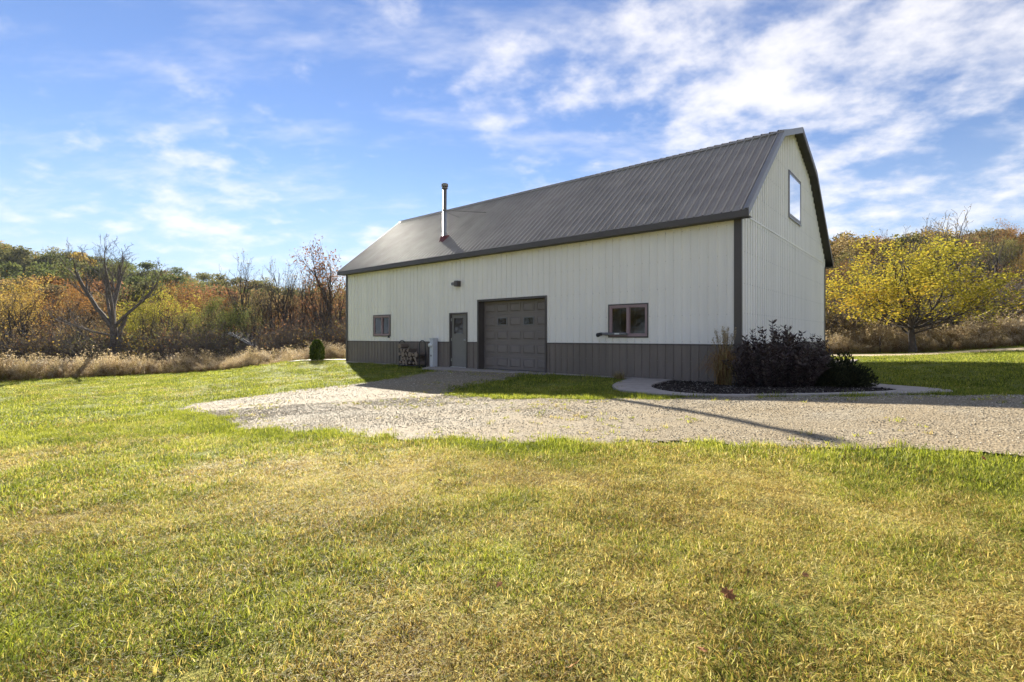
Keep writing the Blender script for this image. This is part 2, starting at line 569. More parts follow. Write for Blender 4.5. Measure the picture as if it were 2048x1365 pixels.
# ------------------------------------------------------------------ ground sheet
def lawnmat(name):
    m, nt, b, out = nodes_of(name)
    p = worldpos(nt)
    a = nd(nt, 'Attribute', attribute_name='green')
    f1 = noise(nt, 9, 6, 0.7, p)
    f2 = noise(nt, 55, 4, 0.7, p)
    dry = ramp(nt, f2, [(0.3, (0.09, 0.066, 0.024)), (0.5, (0.29, 0.23, 0.078)), (0.78, (0.48, 0.41, 0.16))])
    grn = ramp(nt, f2, [(0.3, (0.05, 0.058, 0.012)), (0.5, (0.17, 0.19, 0.025)), (0.78, (0.31, 0.32, 0.05))])
    ad = nd(nt, 'Math', operation='MULTIPLY_ADD')
    nt.links.new(f1, ad.inputs[0])
    ad.inputs[1].default_value = 0.7
    nt.links.new(a.outputs['Fac'], ad.inputs[2])
    sb = nd(nt, 'Math', operation='SUBTRACT', use_clamp=True)
    nt.links.new(ad.outputs[0], sb.inputs[0])
    sb.inputs[1].default_value = 0.32
    col = mixrgb(nt, sb.outputs[0], dry, grn)
    w = nd(nt, 'Attribute', attribute_name='wild')
    wild = ramp(nt, f1, [(0.3, (0.055, 0.042, 0.026)), (0.7, (0.13, 0.10, 0.055))])
    nt.links.new(mixrgb(nt, w.outputs['Fac'], col, wild), b.inputs['Base Color'])
    b.inputs['Roughness'].default_value = 0.95
    b.inputs['Specular IOR Level'].default_value = 0.1
    bump(nt, b, f2, 0.9, 0.03)
    return m


u = np.linspace(-1, 1, 241)
gx = 8 * np.sinh(u * 5.0)
gy = 9 + 8 * np.sinh(u * 5.0)
XX, YY = np.meshgrid(gx, gy)
ZZ = tz(XX, YY)
inb = inside(XX, YY, [tuple(bw(t, s).xy) for t, s in ((.6, .6), (BL - .6, .6), (BL - .6, BW - .6), (.6, BW - .6))])
ZZ = np.where(inb, -0.3, ZZ)
N = len(u)
idx = np.arange(N * N).reshape(N, N)
quads = np.stack([idx[:-1, :-1], idx[:-1, 1:], idx[1:, 1:], idx[1:, :-1]], -1).reshape(-1, 4)
me = mesh_np('ground', np.stack([XX, YY, ZZ], -1).reshape(-1, 3), quads, mat=lawnmat('lawn'), smooth=True)


def wildness(x, y):
    dl = (y > np.interp(x, [p[0] for p in BRUSHL], [p[1] for p in BRUSHL])) & (x < -7)
    dr = (y > np.interp(x, [p[0] for p in BRUSHR], [p[1] for p in BRUSHR])) & (x > 8)
    return np.where(dl | dr | (y > 40), 1.0, 0.0)


for nm, val in (('green', greenness(XX, YY)), ('wild', wildness(XX, YY))):
    at_ = me.attributes.new(nm, 'FLOAT', 'POINT')
    at_.data.foreach_set('value', val.ravel().astype(np.float32))
ground = tag(link('ground', me), kind='structure')


def sheet(name, fn, x0, x1, y0, y1, step, dz, mat, rough=0.0, seed=1):
    """sheet that lies on the terrain wherever fn(x, y) holds"""
    xs = np.arange(x0, x1 + step, step)
    ys = np.arange(y0, y1 + step, step)
    X, Y = np.meshgrid(xs, ys)
    Z = tz(X, Y) + dz + rough * (fbm(X, Y, 1.3, seed) - 0.5)
    cxs, cys = (X[:-1, :-1] + step / 2), (Y[:-1, :-1] + step / 2)
    keep = fn(cxs, cys)
    ii = np.arange(X.size).reshape(X.shape)
    q = np.stack([ii[:-1, :-1], ii[:-1, 1:], ii[1:, 1:], ii[1:, :-1]], -1)[keep]
    used, inv = np.unique(q.ravel(), return_inverse=True)
    V = np.stack([X, Y, Z], -1).reshape(-1, 3)[used]
    return link(name, mesh_np(name, V, inv.reshape(-1, 4), mat=mat, smooth=True))


def gravelmat(name, light, dark, patch):
    m, nt, b, out = nodes_of(name)
    p = worldpos(nt)
    v = nd(nt, 'TexVoronoi', Scale=42.0)
    nt.links.new(p, v.inputs['Vector'])
    sepc = nt.nodes.new('ShaderNodeSeparateColor')
    nt.links.new(v.outputs['Color'], sepc.inputs[0])
    stone = ramp(nt, sepc.outputs[0], [(0.0, dark), (0.35, tuple((a + c) / 2 for a, c in zip(light, dark))), (1.0, light)])
    f = noise(nt, 1.1, 5, 0.65, p)
    mpw = nd(nt, 'Mapping', Rotation=(0, 0, R(-22)), Scale=(0.12, 1.15, 1))
    nt.links.new(p, mpw.inputs[0])
    rut = noise(nt, 1.0, 3, 0.5, mpw.outputs[0])        # compacted wheel tracks along the drive
    fm = nd(nt, 'Math', operation='MULTIPLY_ADD')
    nt.links.new(rut, fm.inputs[0])
    fm.inputs[1].default_value = 0.75
    nt.links.new(f, fm.inputs[2])
    fac = ramp(nt, fm.outputs[0], [(0.74, (0, 0, 0)), (1.0, (1, 1, 1))])
    rt = nd(nt, 'Attribute', attribute_name='rut')
    base_c = mixrgb(nt, fac, stone, mixrgb(nt, 0.62, stone, patch))
    rm = nd(nt, 'Math', operation='MULTIPLY', use_clamp=True)
    nt.links.new(rt.outputs['Fac'], rm.inputs[0])
    rm.inputs[1].default_value = 0.8
    nt.links.new(mixrgb(nt, rm.outputs[0], base_c, mixrgb(nt, 0.55, stone, patch)), b.inputs['Base Color'])
    b.inputs['Roughness'].default_value = 0.9
    b.inputs['Specular IOR Level'].default_value = 0.2
    bump(nt, b, v.outputs['Distance'], 0.8, 0.012)
    return m


M['gravel'] = gravelmat('gravel', (0.37, 0.315, 0.225), (0.09, 0.075, 0.052), (0.25, 0.19, 0.11))
M['lane'] = gravelmat('lane_gravel', (0.58, 0.50, 0.36), (0.30, 0.24, 0.15), (0.42, 0.34, 0.18))
M['mulch'] = gravelmat('mulch', (0.06, 0.048, 0.042), (0.014, 0.011, 0.010), (0.024, 0.019, 0.017))


def wob(x, y, a=0.16):
    return a * 2 * (fbm(x, y, 1.9, 31) - 0.5) * 2


def in_drive(x, y):
    return inside(x + wob(x, y), y + wob(y, x), DRIVE) & ~inside(x, y, WALK)


drive = tag(sheet('gravel_drive', in_drive, -8.2, 22, 1.2, 19.8, 0.07, 0.012, M['gravel'], 0.012), kind='structure')
dm = drive.data
dv = np.empty(len(dm.vertices) * 3, np.float32)
dm.vertices.foreach_get('co', dv)
ra_ = dm.attributes.new('rut', 'FLOAT', 'POINT')
rv_ = np.clip(rutness(dv[0::3], dv[1::3]), 0, 1)
ra_.data.foreach_set('value', rv_.astype(np.float32))
dv[2::3] -= .009 * rv_
dv[2::3] += .005
dm.vertices.foreach_set('co', dv)
lane = tag(sheet('gravel_lane', lambda x, y: inside(x + wob(x, y, .3), y + wob(y, x, .3), LANE), 8.5, 44.5, 22.5, 31, 0.25, 0.012, M['lane']), kind='structure')
bed = tag(sheet('mulch_bed', lambda x, y: inside(x, y, BED) | (inside(x, y, WALK) & (polydist(x, y, W_IN, False) < 0.12)), 3, 14.5, 8, 22.5, 0.08, 0.02, M['mulch'], 0.05), kind='structure')


def catmull(pts, n):
    out = []
    P = [pts[0]] + list(pts) + [pts[-1]]
    for i in range(1, len(P) - 2):
        p0, p1, p2, p3 = (np.array(P[k]) for k in (i - 1, i, i + 1, i + 2))
        for k in range(n):
            t = k / n
            out.append(0.5 * (2 * p1 + (p2 - p0) * t + (2 * p0 - 5 * p1 + 4 * p2 - p3) * t * t + (3 * p1 - p0 - 3 * p2 + p3) * t ** 3))
    out.append(np.array(pts[-1]))
    return np.array(out)


def slab_strip(name, outer, inner, top, mat, n=5, cross=4):
    a, b = catmull(outer, n), catmull(inner, n)
    rows = []
    for k in range(cross + 1):
        p = a + (b - a) * (k / cross)
        rows.append(np.c_[p, tz(p[:, 0], p[:, 1]) + top])
    lo_a, lo_b = rows[0].copy(), rows[-1].copy()
    lo_a[:, 2] -= 0.12
    lo_b[:, 2] -= 0.12
    rows = [lo_a] + rows + [lo_b]
    V = np.concatenate(rows)
    m_, k_ = len(a), len(rows)
    ii = np.arange(m_ * k_).reshape(k_, m_)
    q = np.stack([ii[:-1, :-1], ii[:-1, 1:], ii[1:, 1:], ii[1:, :-1]], -1).reshape(-1, 4)
    return link(name, mesh_np(name, V, q, mat=mat))


tag(slab_strip('concrete_walkway', W_OUT, W_IN, 0.045, M['concrete']), kind='structure')
tag(slab_strip('concrete_path', PATH2[:5], PATH2[:4:-1], 0.05, M['concrete']), kind='structure')
g = G()
a_, b_, c_, d_ = bw(10.9, -1.05), bw(5.7, -.42), bw(5.7, -.01), bw(11.6, -.01)
for p_ in (a_, b_, c_, d_):
    p_.z = -0.012
lo_ = [p_ - Vector((0, 0, .2)) for p_ in (a_, b_, c_, d_)]
g.frustum([tuple(k) for k in lo_], [tuple(k) for k in (a_, b_, c_, d_)])
tag(g.obj('door_pad', M['concrete']), kind='structure')


# ------------------------------------------------------------------ scatter (for what nobody could count)
def scatter_group():
    ng = bpy.data.node_groups.new('scatter', 'GeometryNodeTree')
    ng.interface.new_socket('Geometry', in_out='INPUT', socket_type='NodeSocketGeometry')
    sc_ = ng.interface.new_socket('Collection', in_out='INPUT', socket_type='NodeSocketCollection')
    ng.interface.new_socket('Geometry', in_out='OUTPUT', socket_type='NodeSocketGeometry')
    gi, go = ng.nodes.new('NodeGroupInput'), ng.nodes.new('NodeGroupOutput')
    ci = ng.nodes.new('GeometryNodeCollectionInfo')
    ci.inputs['Separate Children'].default_value = True
    ci.inputs['Reset Children'].default_value = True
    ip = ng.nodes.new('GeometryNodeInstanceOnPoints')
    ip.inputs['Pick Instance'].default_value = True

    def attr(nm, ty):
        n = ng.nodes.new('GeometryNodeInputNamedAttribute')
        n.data_type = ty
        n.inputs['Name'].default_value = nm
        return n.outputs['Attribute']
    L = ng.links.new
    L(gi.outputs['Geometry'], ip.inputs['Points'])
    L(gi.outputs['Collection'], ci.inputs['Collection'])
    L(ci.outputs['Instances'], ip.inputs['Instance'])
    L(attr('idx', 'INT'), ip.inputs['Instance Index'])
    e2r = ng.nodes.new('FunctionNodeEulerToRotation')
    L(attr('rot', 'FLOAT_VECTOR'), e2r.inputs[0])
    L(e2r.outputs[0], ip.inputs['Rotation'])
    L(attr('scl', 'FLOAT_VECTOR'), ip.inputs['Scale'])
    L(ip.outputs['Instances'], go.inputs['Geometry'])
    return ng, sc_.identifier


NG, NG_COL = scatter_group()


def scatter(name, sources, pos, rot, scl, idx, extra=None, label=None):
    me = mesh_np(name, pos)
    n = len(pos)
    scl = np.asarray(scl, np.float32)
    if scl.ndim == 1:
        scl = np.repeat(scl[:, None], 3, 1)
    for nm, ty, arr, key in (('rot', 'FLOAT_VECTOR', rot, 'vector'), ('scl', 'FLOAT_VECTOR', scl, 'vector'), ('idx', 'INT', idx, 'value')):
        a = me.attributes.new(nm, ty, 'POINT')
        a.data.foreach_set(key, np.ascontiguousarray(arr, np.int32 if ty == 'INT' else np.float32).ravel())
    for nm, arr in (extra or {}).items():
        a = me.attributes.new(nm, 'FLOAT', 'POINT')
        a.data.foreach_set('value', np.asarray(arr, np.float32))
    src = bpy.data.collections.new(name + '_source')
    for i, m_ in enumerate(sources):
        src.objects.link(bpy.data.objects.new('%s_source_%02d' % (name, i), m_))
    o = link(name, me)
    md = o.modifiers.new('scatter', 'NODES')
    md.node_group = NG
    md[NG_COL] = src
    tag(o, kind='stuff')
    if label:
        o['label'] = label
    return o


# ------------------------------------------------------------------ grass
def grassmat(name):
    m, nt, b, out = nodes_of(name)
    gr = nd(nt, 'Attribute', attribute_name='green')
    gr.attribute_type = 'INSTANCER'
    t = nd(nt, 'Attribute', attribute_name='tint')
    to = nd(nt, 'Attribute', attribute_name='tone')
    to.attribute_type = 'INSTANCER'
    tf = nd(nt, 'Math', operation='ADD', use_clamp=True)
    nt.links.new(t.outputs['Fac'], tf.inputs[0])
    nt.links.new(to.outputs['Fac'], tf.inputs[1])
    dry = ramp(nt, tf.outputs[0], [(0.0, (0.20, 0.125, 0.035)), (0.3, (0.50, 0.36, 0.09)), (0.62, (0.60, 0.48, 0.145)), (1.0, (0.66, 0.57, 0.25))])
    grn = ramp(nt, tf.outputs[0], [(0.0, (0.08, 0.105, 0.014)), (0.4, (0.21, 0.25, 0.026)), (0.75, (0.35, 0.37, 0.035)), (1.0, (0.48, 0.47, 0.075))])
    # each blade is either green or dry; the share follows the lawn's patches
    k = nd(nt, 'Attribute', attribute_name='pick')
    sb = nd(nt, 'Math', operation='SUBTRACT')
    nt.links.new(gr.outputs['Fac'], sb.inputs[0])
    nt.links.new(k.outputs['Fac'], sb.inputs[1])
    mr = nd(nt, 'MapRange')
    mr.inputs['From Min'].default_value = -0.14
    mr.inputs['From Max'].default_value = 0.14
    nt.links.new(sb.outputs[0], mr.inputs['Value'])
    col = mixrgb(nt, mr.outputs[0], dry, grn)
    nt.links.new(col, b.inputs['Base Color'])
    b.inputs['Roughness'].default_value = 0.6
    b.inputs['Specular IOR Level'].default_value = 0.25
    tr = nt.nodes.new('ShaderNodeBsdfTranslucent')
    nt.links.new(col, tr.inputs['Color'])
    mx = nt.nodes.new('ShaderNodeMixShader')
    mx.inputs[0].default_value = 0.48
    nt.links.new(b.outputs[0], mx.inputs[1])
    nt.links.new(tr.outputs[0], mx.inputs[2])
    nt.links.new(mx.outputs[0], out.inputs['Surface'])
    return m


M['grass'] = grassmat('grass_blades')


def blades(name, n, radius, lmin, lmax, w, flat, rng, mat):
    """tuft of n bent blades: base, middle, tip"""
    r = radius * np.sqrt(rng.random(n))
    a = rng.random(n) * 2 * np.pi
    base = np.c_[r * np.cos(a), r * np.sin(a), np.full(n, -0.006)]
    az = rng.random(n) * 2 * np.pi if flat < .85 else rng.normal(0, .9, n)
    lean = np.where(rng.random(n) < flat, rng.uniform(0.9, 1.5, n), rng.uniform(0.1, 0.9, n))
    L = rng.uniform(lmin, lmax, n)
    hd = np.c_[np.cos(az), np.sin(az)]
    mid = base + np.c_[hd * (np.sin(lean * 0.7) * L * 0.5)[:, None], np.cos(lean * 0.7) * L * 0.5]
    tip = mid + np.c_[hd * (np.sin(np.minimum(lean * 1.25, 1.75)) * L * 0.5)[:, None], np.cos(np.minimum(lean * 1.25, 1.75)) * L * 0.5]
    tip[:, 2] = np.maximum(tip[:, 2], 0.004)
    tw = rng.random(n) * np.pi
    sd = np.c_[np.cos(tw), np.sin(tw), rng.uniform(-.3, .3, n)] * (w * rng.uniform(0.6, 1.3, n))[:, None] / 2
    V = np.stack([base - sd, base + sd, mid + sd * .8, mid - sd * .8, tip], 1).reshape(-1, 3)
    k = np.arange(n)[:, None] * 5
    me = mesh_np(name, V, k + np.array([[0, 1, 2, 3]]), k + np.array([[3, 2, 4]]), tint=np.repeat(rng.random(n) ** 1.35, 5), mat=mat)
    a = me.attributes.new('pick', 'FLOAT', 'POINT')
    a.data.foreach_set('value', np.repeat(rng.random(n), 5).astype(np.float32))
    return me


def lawn_ok(x, y, pad=0.0):
    ok = ~in_drive(x, y) & ~inside(x, y, WALK) & ~inside(x, y, BED) & ~inside(x, y, BARN) & ~inside(x, y, LANE) & ~inside(x, y, PATH2)
    return ok & (wildness(x, y) < 0.5)


def fan(n, r0, r1, rng):
    """points over the ground in front, out to the sides as well"""
    r = np.sqrt(rng.uniform(r0 * r0, r1 * r1, n))
    a = rng.uniform(-1.02, 1.02, n)
    return r * np.sin(a), r * np.cos(a) - 0.6


def grass_layer(name, n, r0, r1, tufts, s0, s1, seed):
    rng = np.random.default_rng(seed)
    x, y = fan(n, r0, r1, rng)
    k = lawn_ok(x, y)
    x, y = x[k], y[k]
    gr = greenness(x, y)
    edge = np.exp(-(polydist(x, y, DRIVE) / 0.3) ** 2)
    bald = fbm(x, y, 1.4, 77)
    keep = rng.random(len(x)) < np.clip(0.62 + 1.0 * (bald - 0.4) + 1.1 * (vnoise(x, y, 7.0, 91) - 0.5) + edge, 0.36, 1)
    x, y, gr, edge = x[keep], y[keep], gr[keep], edge[keep]
    m_ = len(x)
    rot = np.c_[rng.normal(0, .08, m_), rng.normal(0, .08, m_), rng.random(m_) * 6.283]
    h = rng.uniform(s0, s1, m_)
    zs = h * (0.45 + 0.75 * gr * (.5 + rng.random(m_)) + 0.6 * edge)
    tone = 0.55 * (fbm(x, y, 1.2, 51) - 0.5) + 0.9 * (fbm(x, y, 6.0, 52) - 0.5)
    return scatter(name, tufts, np.c_[x, y, tz(x, y)], rot, np.c_[h, h, zs], rng.integers(0, len(tufts), m_), {'green': gr, 'tone': tone})


gr_ = np.random.default_rng(5)
near_t = [blades('tuft', 54, 0.095, 0.025, l_ * .6, 0.0036, f_, gr_, M['grass']) for f_, l_ in ((.65, .08), (.8, .10), (.7, .07), (.9, .11), (.45, .075), (.9, .12), (.75, .09), (.6, .06))]
mid_t = [blades('tuft', 78, 0.16, 0.03, 0.066, 0.0066, f_, gr_, M['grass']) for f_ in (.6, .75, .5, .8, .9)]
far_t = [blades('tuft', 130, 0.42, 0.035, 0.068, 0.014, f_, gr_, M['grass']) for f_ in (.6, .5, .7)]
tag(grass_layer('lawn_grass', 31000, 1.2, 6.2, near_t, 0.8, 1.2, 11), 'short mown grass of the lawn close to the viewer')
tag(grass_layer('lawn_grass', 17000, 5.6, 13.0, mid_t, 0.8, 1.2, 12), 'mown grass along the edges of the gravel drive')
tag(grass_layer('lawn_grass', 17000, 12.0, 44.0, far_t, 0.8, 1.2, 13), 'mown grass of the distant lawn either side of the barn')

# thin weeds and blades that came up through the gravel
rng = np.random.default_rng(21)
x, y = rng.uniform(-7.5, 8, 6000), rng.uniform(4.5, 19.5, 6000)
wd = fbm(x, y, 0.9, 41) + 0.34 * np.exp(-(polydist(x, y, DRIVE) / 0.45) ** 2) + 0.10 * np.exp(-((x + 3) ** 2 + (y - 12.5) ** 2) / 14)
k = in_drive(x, y) & (wd > 0.59) & (rng.random(6000) < 0.5)
x, y = x[k], y[k]
n_ = len(x)
weed_t = [blades('weed', 14, 0.05, 0.02, 0.05, 0.007, .5, gr_, M['grass']) for _ in range(3)]
scatter('gravel_weeds', weed_t, np.c_[x, y, tz(x, y) + .022], np.c_[np.zeros((n_, 2)), rng.random(n_) * 6.28], rng.uniform(.6, 1.5, n_), rng.integers(0, 3, n_), {'green': rng.uniform(.35, 1, n_), 'tone': rng.uniform(-.2, .2, n_)})


# ------------------------------------------------------------------ loose stones and mulch chips
def pebble(name, mat, rng, flat=0.6):
    ph = [(1, 1, 1), (-1, -1, 1), (-1, 1, -1), (1, -1, -1)]
    V = []
    for i in range(6):
        a = i / 6 * 6.283 + rng.uniform(-.3, .3)
        V.append((math.cos(a) * rng.uniform(.7, 1.1), math.sin(a) * rng.uniform(.7, 1.1), rng.uniform(-.1, .25)))
    V.append((rng.uniform(-.2, .2), rng.uniform(-.2, .2), flat * rng.uniform(.8, 1.2)))
    V.append((0, 0, -0.4))
    T = [(i, (i + 1) % 6, 6) for i in range(6)] + [((i + 1) % 6, i, 7) for i in range(6)]
    return mesh_np(name, V, None, T, mat=mat)


def stonemat(name, stops):
    m, nt, b, out = nodes_of(name)
    oi = nt.nodes.new('ShaderNodeObjectInfo')
    f = noise(nt, 9, 3)
    ad = nd(nt, 'Math', operation='MULTIPLY_ADD')
    nt.links.new(f, ad.inputs[0])
    ad.inputs[1].default_value = 0.2
    nt.links.new(oi.outputs['Random'], ad.inputs[2])
    nt.links.new(ramp(nt, ad.outputs[0], stops), b.inputs['Base Color'])
    b.inputs['Roughness'].default_value = 0.9
    b.inputs['Specular IOR Level'].default_value = 0.15
    return m


M['stone'] = stonemat('gravel_stone', [(0.05, (0.18, 0.145, 0.10)), (0.35, (0.26, 0.22, 0.155)), (0.75, (0.39, 0.335, 0.24)), (1.0, (0.66, 0.60, 0.48))])
M['chip'] = stonemat('mulch_chip', [(0.1, (0.012, 0.009, 0.008)), (0.6, (0.036, 0.027, 0.022)), (0.98, (0.065, 0.05, 0.04)), (1.0, (0.25, 0.22, 0.19))])
prng = np.random.default_rng(31)
pebs = [pebble('pebble', M['stone'], prng) for _ in range(6)]
n_ = 100000
r_ = np.random.default_rng(32)
rr = np.sqrt(r_.uniform(3.8 ** 2, 12 ** 2, n_))
aa = r_.uniform(-.95, 1.1, n_)
x, y = rr * np.sin(aa), rr * np.cos(aa)
x2, y2 = r_.uniform(-8, 3, 26000), r_.uniform(7.5, 19, 26000)
x, y = np.r_[x, x2], np.r_[y, y2]
k = in_drive(x, y) | (inside(x, y, DRIVE) & (r_.random(len(x)) < .5)) | ((polydist(x, y, DRIVE) < 0.35) & lawn_ok(x, y) & (r_.random(len(x)) < .16))
k &= r_.random(len(x)) > .6 * np.clip(rutness(x, y), 0, 1)
x, y = x[k], y[k]
n_ = len(x)
scatter('loose_gravel', pebs, np.c_[x, y, tz(x, y) + .0195 - .009 * np.clip(rutness(x, y), 0, 1)], np.c_[r_.normal(0, .3, (n_, 2)), r_.random(n_) * 6.28], 0.0045 + 0.0075 * r_.random(n_) ** 2.4 + .0015 * (y > 7) + .003 * (np.hypot(x, y) > 10), r_.integers(0, 6, n_))

chips = []
for _ in range(4):
    gg = G()
    l_, w_ = prng.uniform(.8, 1.4), prng.uniform(.25, .45)
    gg.frustum([(-l_, -w_, -.1), (l_, -w_ * .7, -.1), (l_ * .9, w_, -.1), (-l_ * .8, w_ * .9, -.1)], [(-l_ * .9, -w_ * .8, .22), (l_ * .8, -w_ * .5, .18), (l_ * .7, w_ * .7, .2), (-l_ * .7, w_ * .6, .22)])
    chips.append(gg.mesh('chip', M['chip']))
x, y = r_.uniform(3, 14, 60000), r_.uniform(8, 22, 60000)
k = inside(x, y, BED) & (polydist(x, y, W_IN, False) > 0.03)
x, y = x[k], y[k]
n_ = len(x)
scatter('mulch_chips', chips, np.c_[x, y, tz(x, y) + .03 + .05 * (fbm(x, y, 1.3, 1) - .5)], np.c_[r_.normal(0, .45, (n_, 2)), r_.random(n_) * 6.28], r_.uniform(.012, .028, n_), r_.integers(0, 4, n_))

# ------------------------------------------------------------------ the barn
barn = thing('barn', 'long cream steel barn with grey gambrel roof and dark wainscot', 'barn', (BX, BY, 0), BROT)
# local frame: x = -t (along the front), y = s (into the building), z up
PITCH, PW = 0.2286, 0.9144
RIB = [(0.0, 0), (0.03, 0), (0.036, .0035), (0.050, .0035), (0.056, 0), (0.092, 0), (0.101, .024), (0.125, .024), (0.134, 0), (0.172, 0), (0.178, .0035), (0.192, .0035), (0.198, 0)]


RIB_ROOF = [(0.0, 0), (0.022, 0), (0.031, .011), (0.043, .011), (0.052, 0), (0.090, 0), (0.101, .026), (0.125, .026), (0.136, 0), (0.174, 0), (0.183, .011), (0.195, .011), (0.204, 0)]


def profile(u0, u1, extra=(), rib=RIB):
    """rib profile points (u, offset) between u0 and u1"""
    pts = []
    k0, k1 = int(math.floor(u0 / PITCH)) - 1, int(math.ceil(u1 / PITCH)) + 1
    for k in range(k0, k1 + 1):
        for du, o in rib:
            pts.append((k * PITCH + du, o))
    us, os_ = [p[0] for p in pts], [p[1] for p in pts]
    want = sorted(set([u0, u1] + [u for u in us if u0 < u < u1] + [e for e in extra if u0 < e < u1]))
    return [(u, float(np.interp(u, us, os_))) for u in want]


def wall_panel(name, u0, u1, zlo, ztop, openings, fmap, mat):
    g = G()
    cut = [e for o in openings for e in o[:2]]
    P = profile(u0, u1, cut)
    for (a, oa), (b, ob) in zip(P[:-1], P[1:]):
        mid = (a + b) / 2
        spans = [(zlo, None)]
        for (o0, o1, z0, z1) in openings:
            if o0 - 1e-6 < mid < o1 + 1e-6:
                new = []
                for lo, hi in spans:
                    top = ztop(mid) if hi is None else hi
                    if z0 >= top or z1 <= lo:
                        new.append((lo, hi))
                        continue
                    if z0 > lo:
                        new.append((lo, z0))
                    if z1 < top:
                        new.append((z1, hi))
                spans = new
        for lo, hi in spans:
            ta, tb = (ztop(a), ztop(b)) if hi is None else (hi, hi)
            if min(ta, tb) <= lo + 1e-4:
                continue
            g.quad(fmap(a, oa, lo), fmap(b, ob, lo), fmap(b, ob, tb), fmap(a, oa, ta))
    if not g.v:
        return None
    # rim so that the sheet edge has a thickness
    return g.obj(name, mat, barn)


ZW = 0.93
WIN1, WIN2 = (14.246, 15.498, 1.165, 2.108), (2.405, 3.661, 1.13, 2.098)
DOOR, GAR = (9.553, 10.523, -0.2, 2.055), (5.984, 8.966, -0.2, 2.42)
GWIN = (5.0, 6.77, 5.045, 6.535)
OPEN_F = [WIN1, WIN2, DOOR, GAR]


def roof_at(s):
    s = min(s, BW - s)
    if s <= SK:
        return ZE + (s + OV) / (SK + OV) * (ZK - ZE)
    return ZK + (s - SK) / (BW / 2 - SK) * (ZP - ZK)


F_FRONT = lambda u, o, z: (-u, -0.012 - o, z)
F_BACK = lambda u, o, z: (-u, BW + 0.012 + o, z)
F_NEAR = lambda u, o, z: (0.012 + o, u, z)
F_FAR = lambda u, o, z: (-BL - 0.012 - o, u, z)
WTOP = ZE + 0.08
for fm, length, opens in ((F_FRONT, BL, OPEN_F), (F_BACK, BL, [])):
    u0 = 0.0
    while u0 < length - 1e-3:
        u1 = min(u0 + PW, length)
        wall_panel('siding_panel', u0, u1, ZW + 0.035, lambda u: WTOP, opens, fm, M['siding'])
        wall_panel('wainscot_panel', u0, u1, 0.0, lambda u: ZW, opens, fm, M['wainscot'])
        u0 = u1
for fm, opens in ((F_NEAR, [GWIN]), (F_FAR, [])):
    u0 = 0.0
    while u0 < BW - 1e-3:
        u1 = min(u0 + PW, BW)
        wall_panel('wainscot_panel', u0, u1, 0.0, lambda u: ZW, [], fm, M['wainscot'])
        wall_panel('gable_panel', u0, u1, ZW + 0.035, lambda u: 4.205, [], fm, M['siding'])
        if opens and u0 >= GWIN[0] and u1 <= GWIN[1]:
            wall_panel('gable_panel', u0, u1, 4.235, lambda u: GWIN[2], [], fm, M['siding'])
            wall_panel('gable_panel', u0, u1, GWIN[3], lambda u: roof_at(u) - 0.05, [], fm, M['siding'])
        else:
            wall_panel('gable_panel', u0, u1, 4.235, lambda u: roof_at(u) - 0.05, opens, fm, M['siding'])
        u0 = u1

# inner walls, floor
def cut_rects(u0, u1, z0, z1, openings):
    us = sorted(set([u0, u1] + [e for o in openings for e in o[:2] if u0 < e < u1]))
    zs = sorted(set([z0, z1] + [e for o in openings for e in o[2:] if z0 < e < z1]))
    for a, b in zip(us[:-1], us[1:]):
        for c, d in zip(zs[:-1], zs[1:]):
            m_, n_ = (a + b) / 2, (c + d) / 2
            if not any(o[0] < m_ < o[1] and o[2] < n_ < o[3] for o in openings):
                yield a, b, c, d


g = G()
for a, b, c, d in cut_rects(0.0, BL, -0.25, WTOP, [WIN1, WIN2, (DOOR[0], DOOR[1], -.02, DOOR[3]), (GAR[0], GAR[1], -.02, GAR[3])]):
    g.quad((-a, -.008, c), (-b, -.008, c), (-b, -.008, d), (-a, -.008, d))
g.quad((0, BW + .008, -.25), (-BL, BW + .008, -.25), (-BL, BW + .008, WTOP), (0, BW + .008, WTOP))
for xx, op in ((.008, [GWIN]), (-BL - .008, [])):
    for a, b, c, d in cut_rects(0, BW, -.25, 4.2, op):
        g.quad((xx, a, c), (xx, b, c), (xx, b, d), (xx, a, d))
    ss = sorted(set([0, SK, BW / 2, BW - SK, BW, GWIN[0], GWIN[1]]))
    for a, b in zip(ss[:-1], ss[1:]):
        ta, tb = roof_at(a) - .06, roof_at(b) - .06
        if op and GWIN[0] - 1e-6 <= a and b <= GWIN[1] + 1e-6:
            g.quad((xx, a, 4.2), (xx, b, 4.2), (xx, b, GWIN[2]), (xx, a, GWIN[2]))
            g.quad((xx, a, GWIN[3]), (xx, b, GWIN[3]), (xx, b, tb), (xx, a, ta))
        else:
            g.quad((xx, a, 4.2), (xx, b, 4.2), (xx, b, tb), (xx, a, ta))
g.obj('inner_wall', M['core'], barn)
G().box(-BL + .01, -.01, .02, BW - .02, -.3, -.02).obj('floor_slab', M['concrete'], barn)
g = G()
g.box(-BL - .03, -GAR[1], -.035, -.009, -.35, -.004).box(-GAR[0], .03, -.035, -.009, -.35, -.004)
g.box(.009, .035, -.035, BW + .03, -.35, -.004)
g.obj('foundation_edge', M['concrete'], barn)

# roof: lower and upper slope on both sides, in ribbed sheets
def slope_pts(front, lower):
    if lower:
        a, b = (-OV, ZE), (SK, ZK)
    else:
        a, b = (SK - .03, ZK + .035), (BW / 2, ZP)
    if not front:
        a, b = (BW - a[0], a[1]), (BW - b[0], b[1])
    return a, b


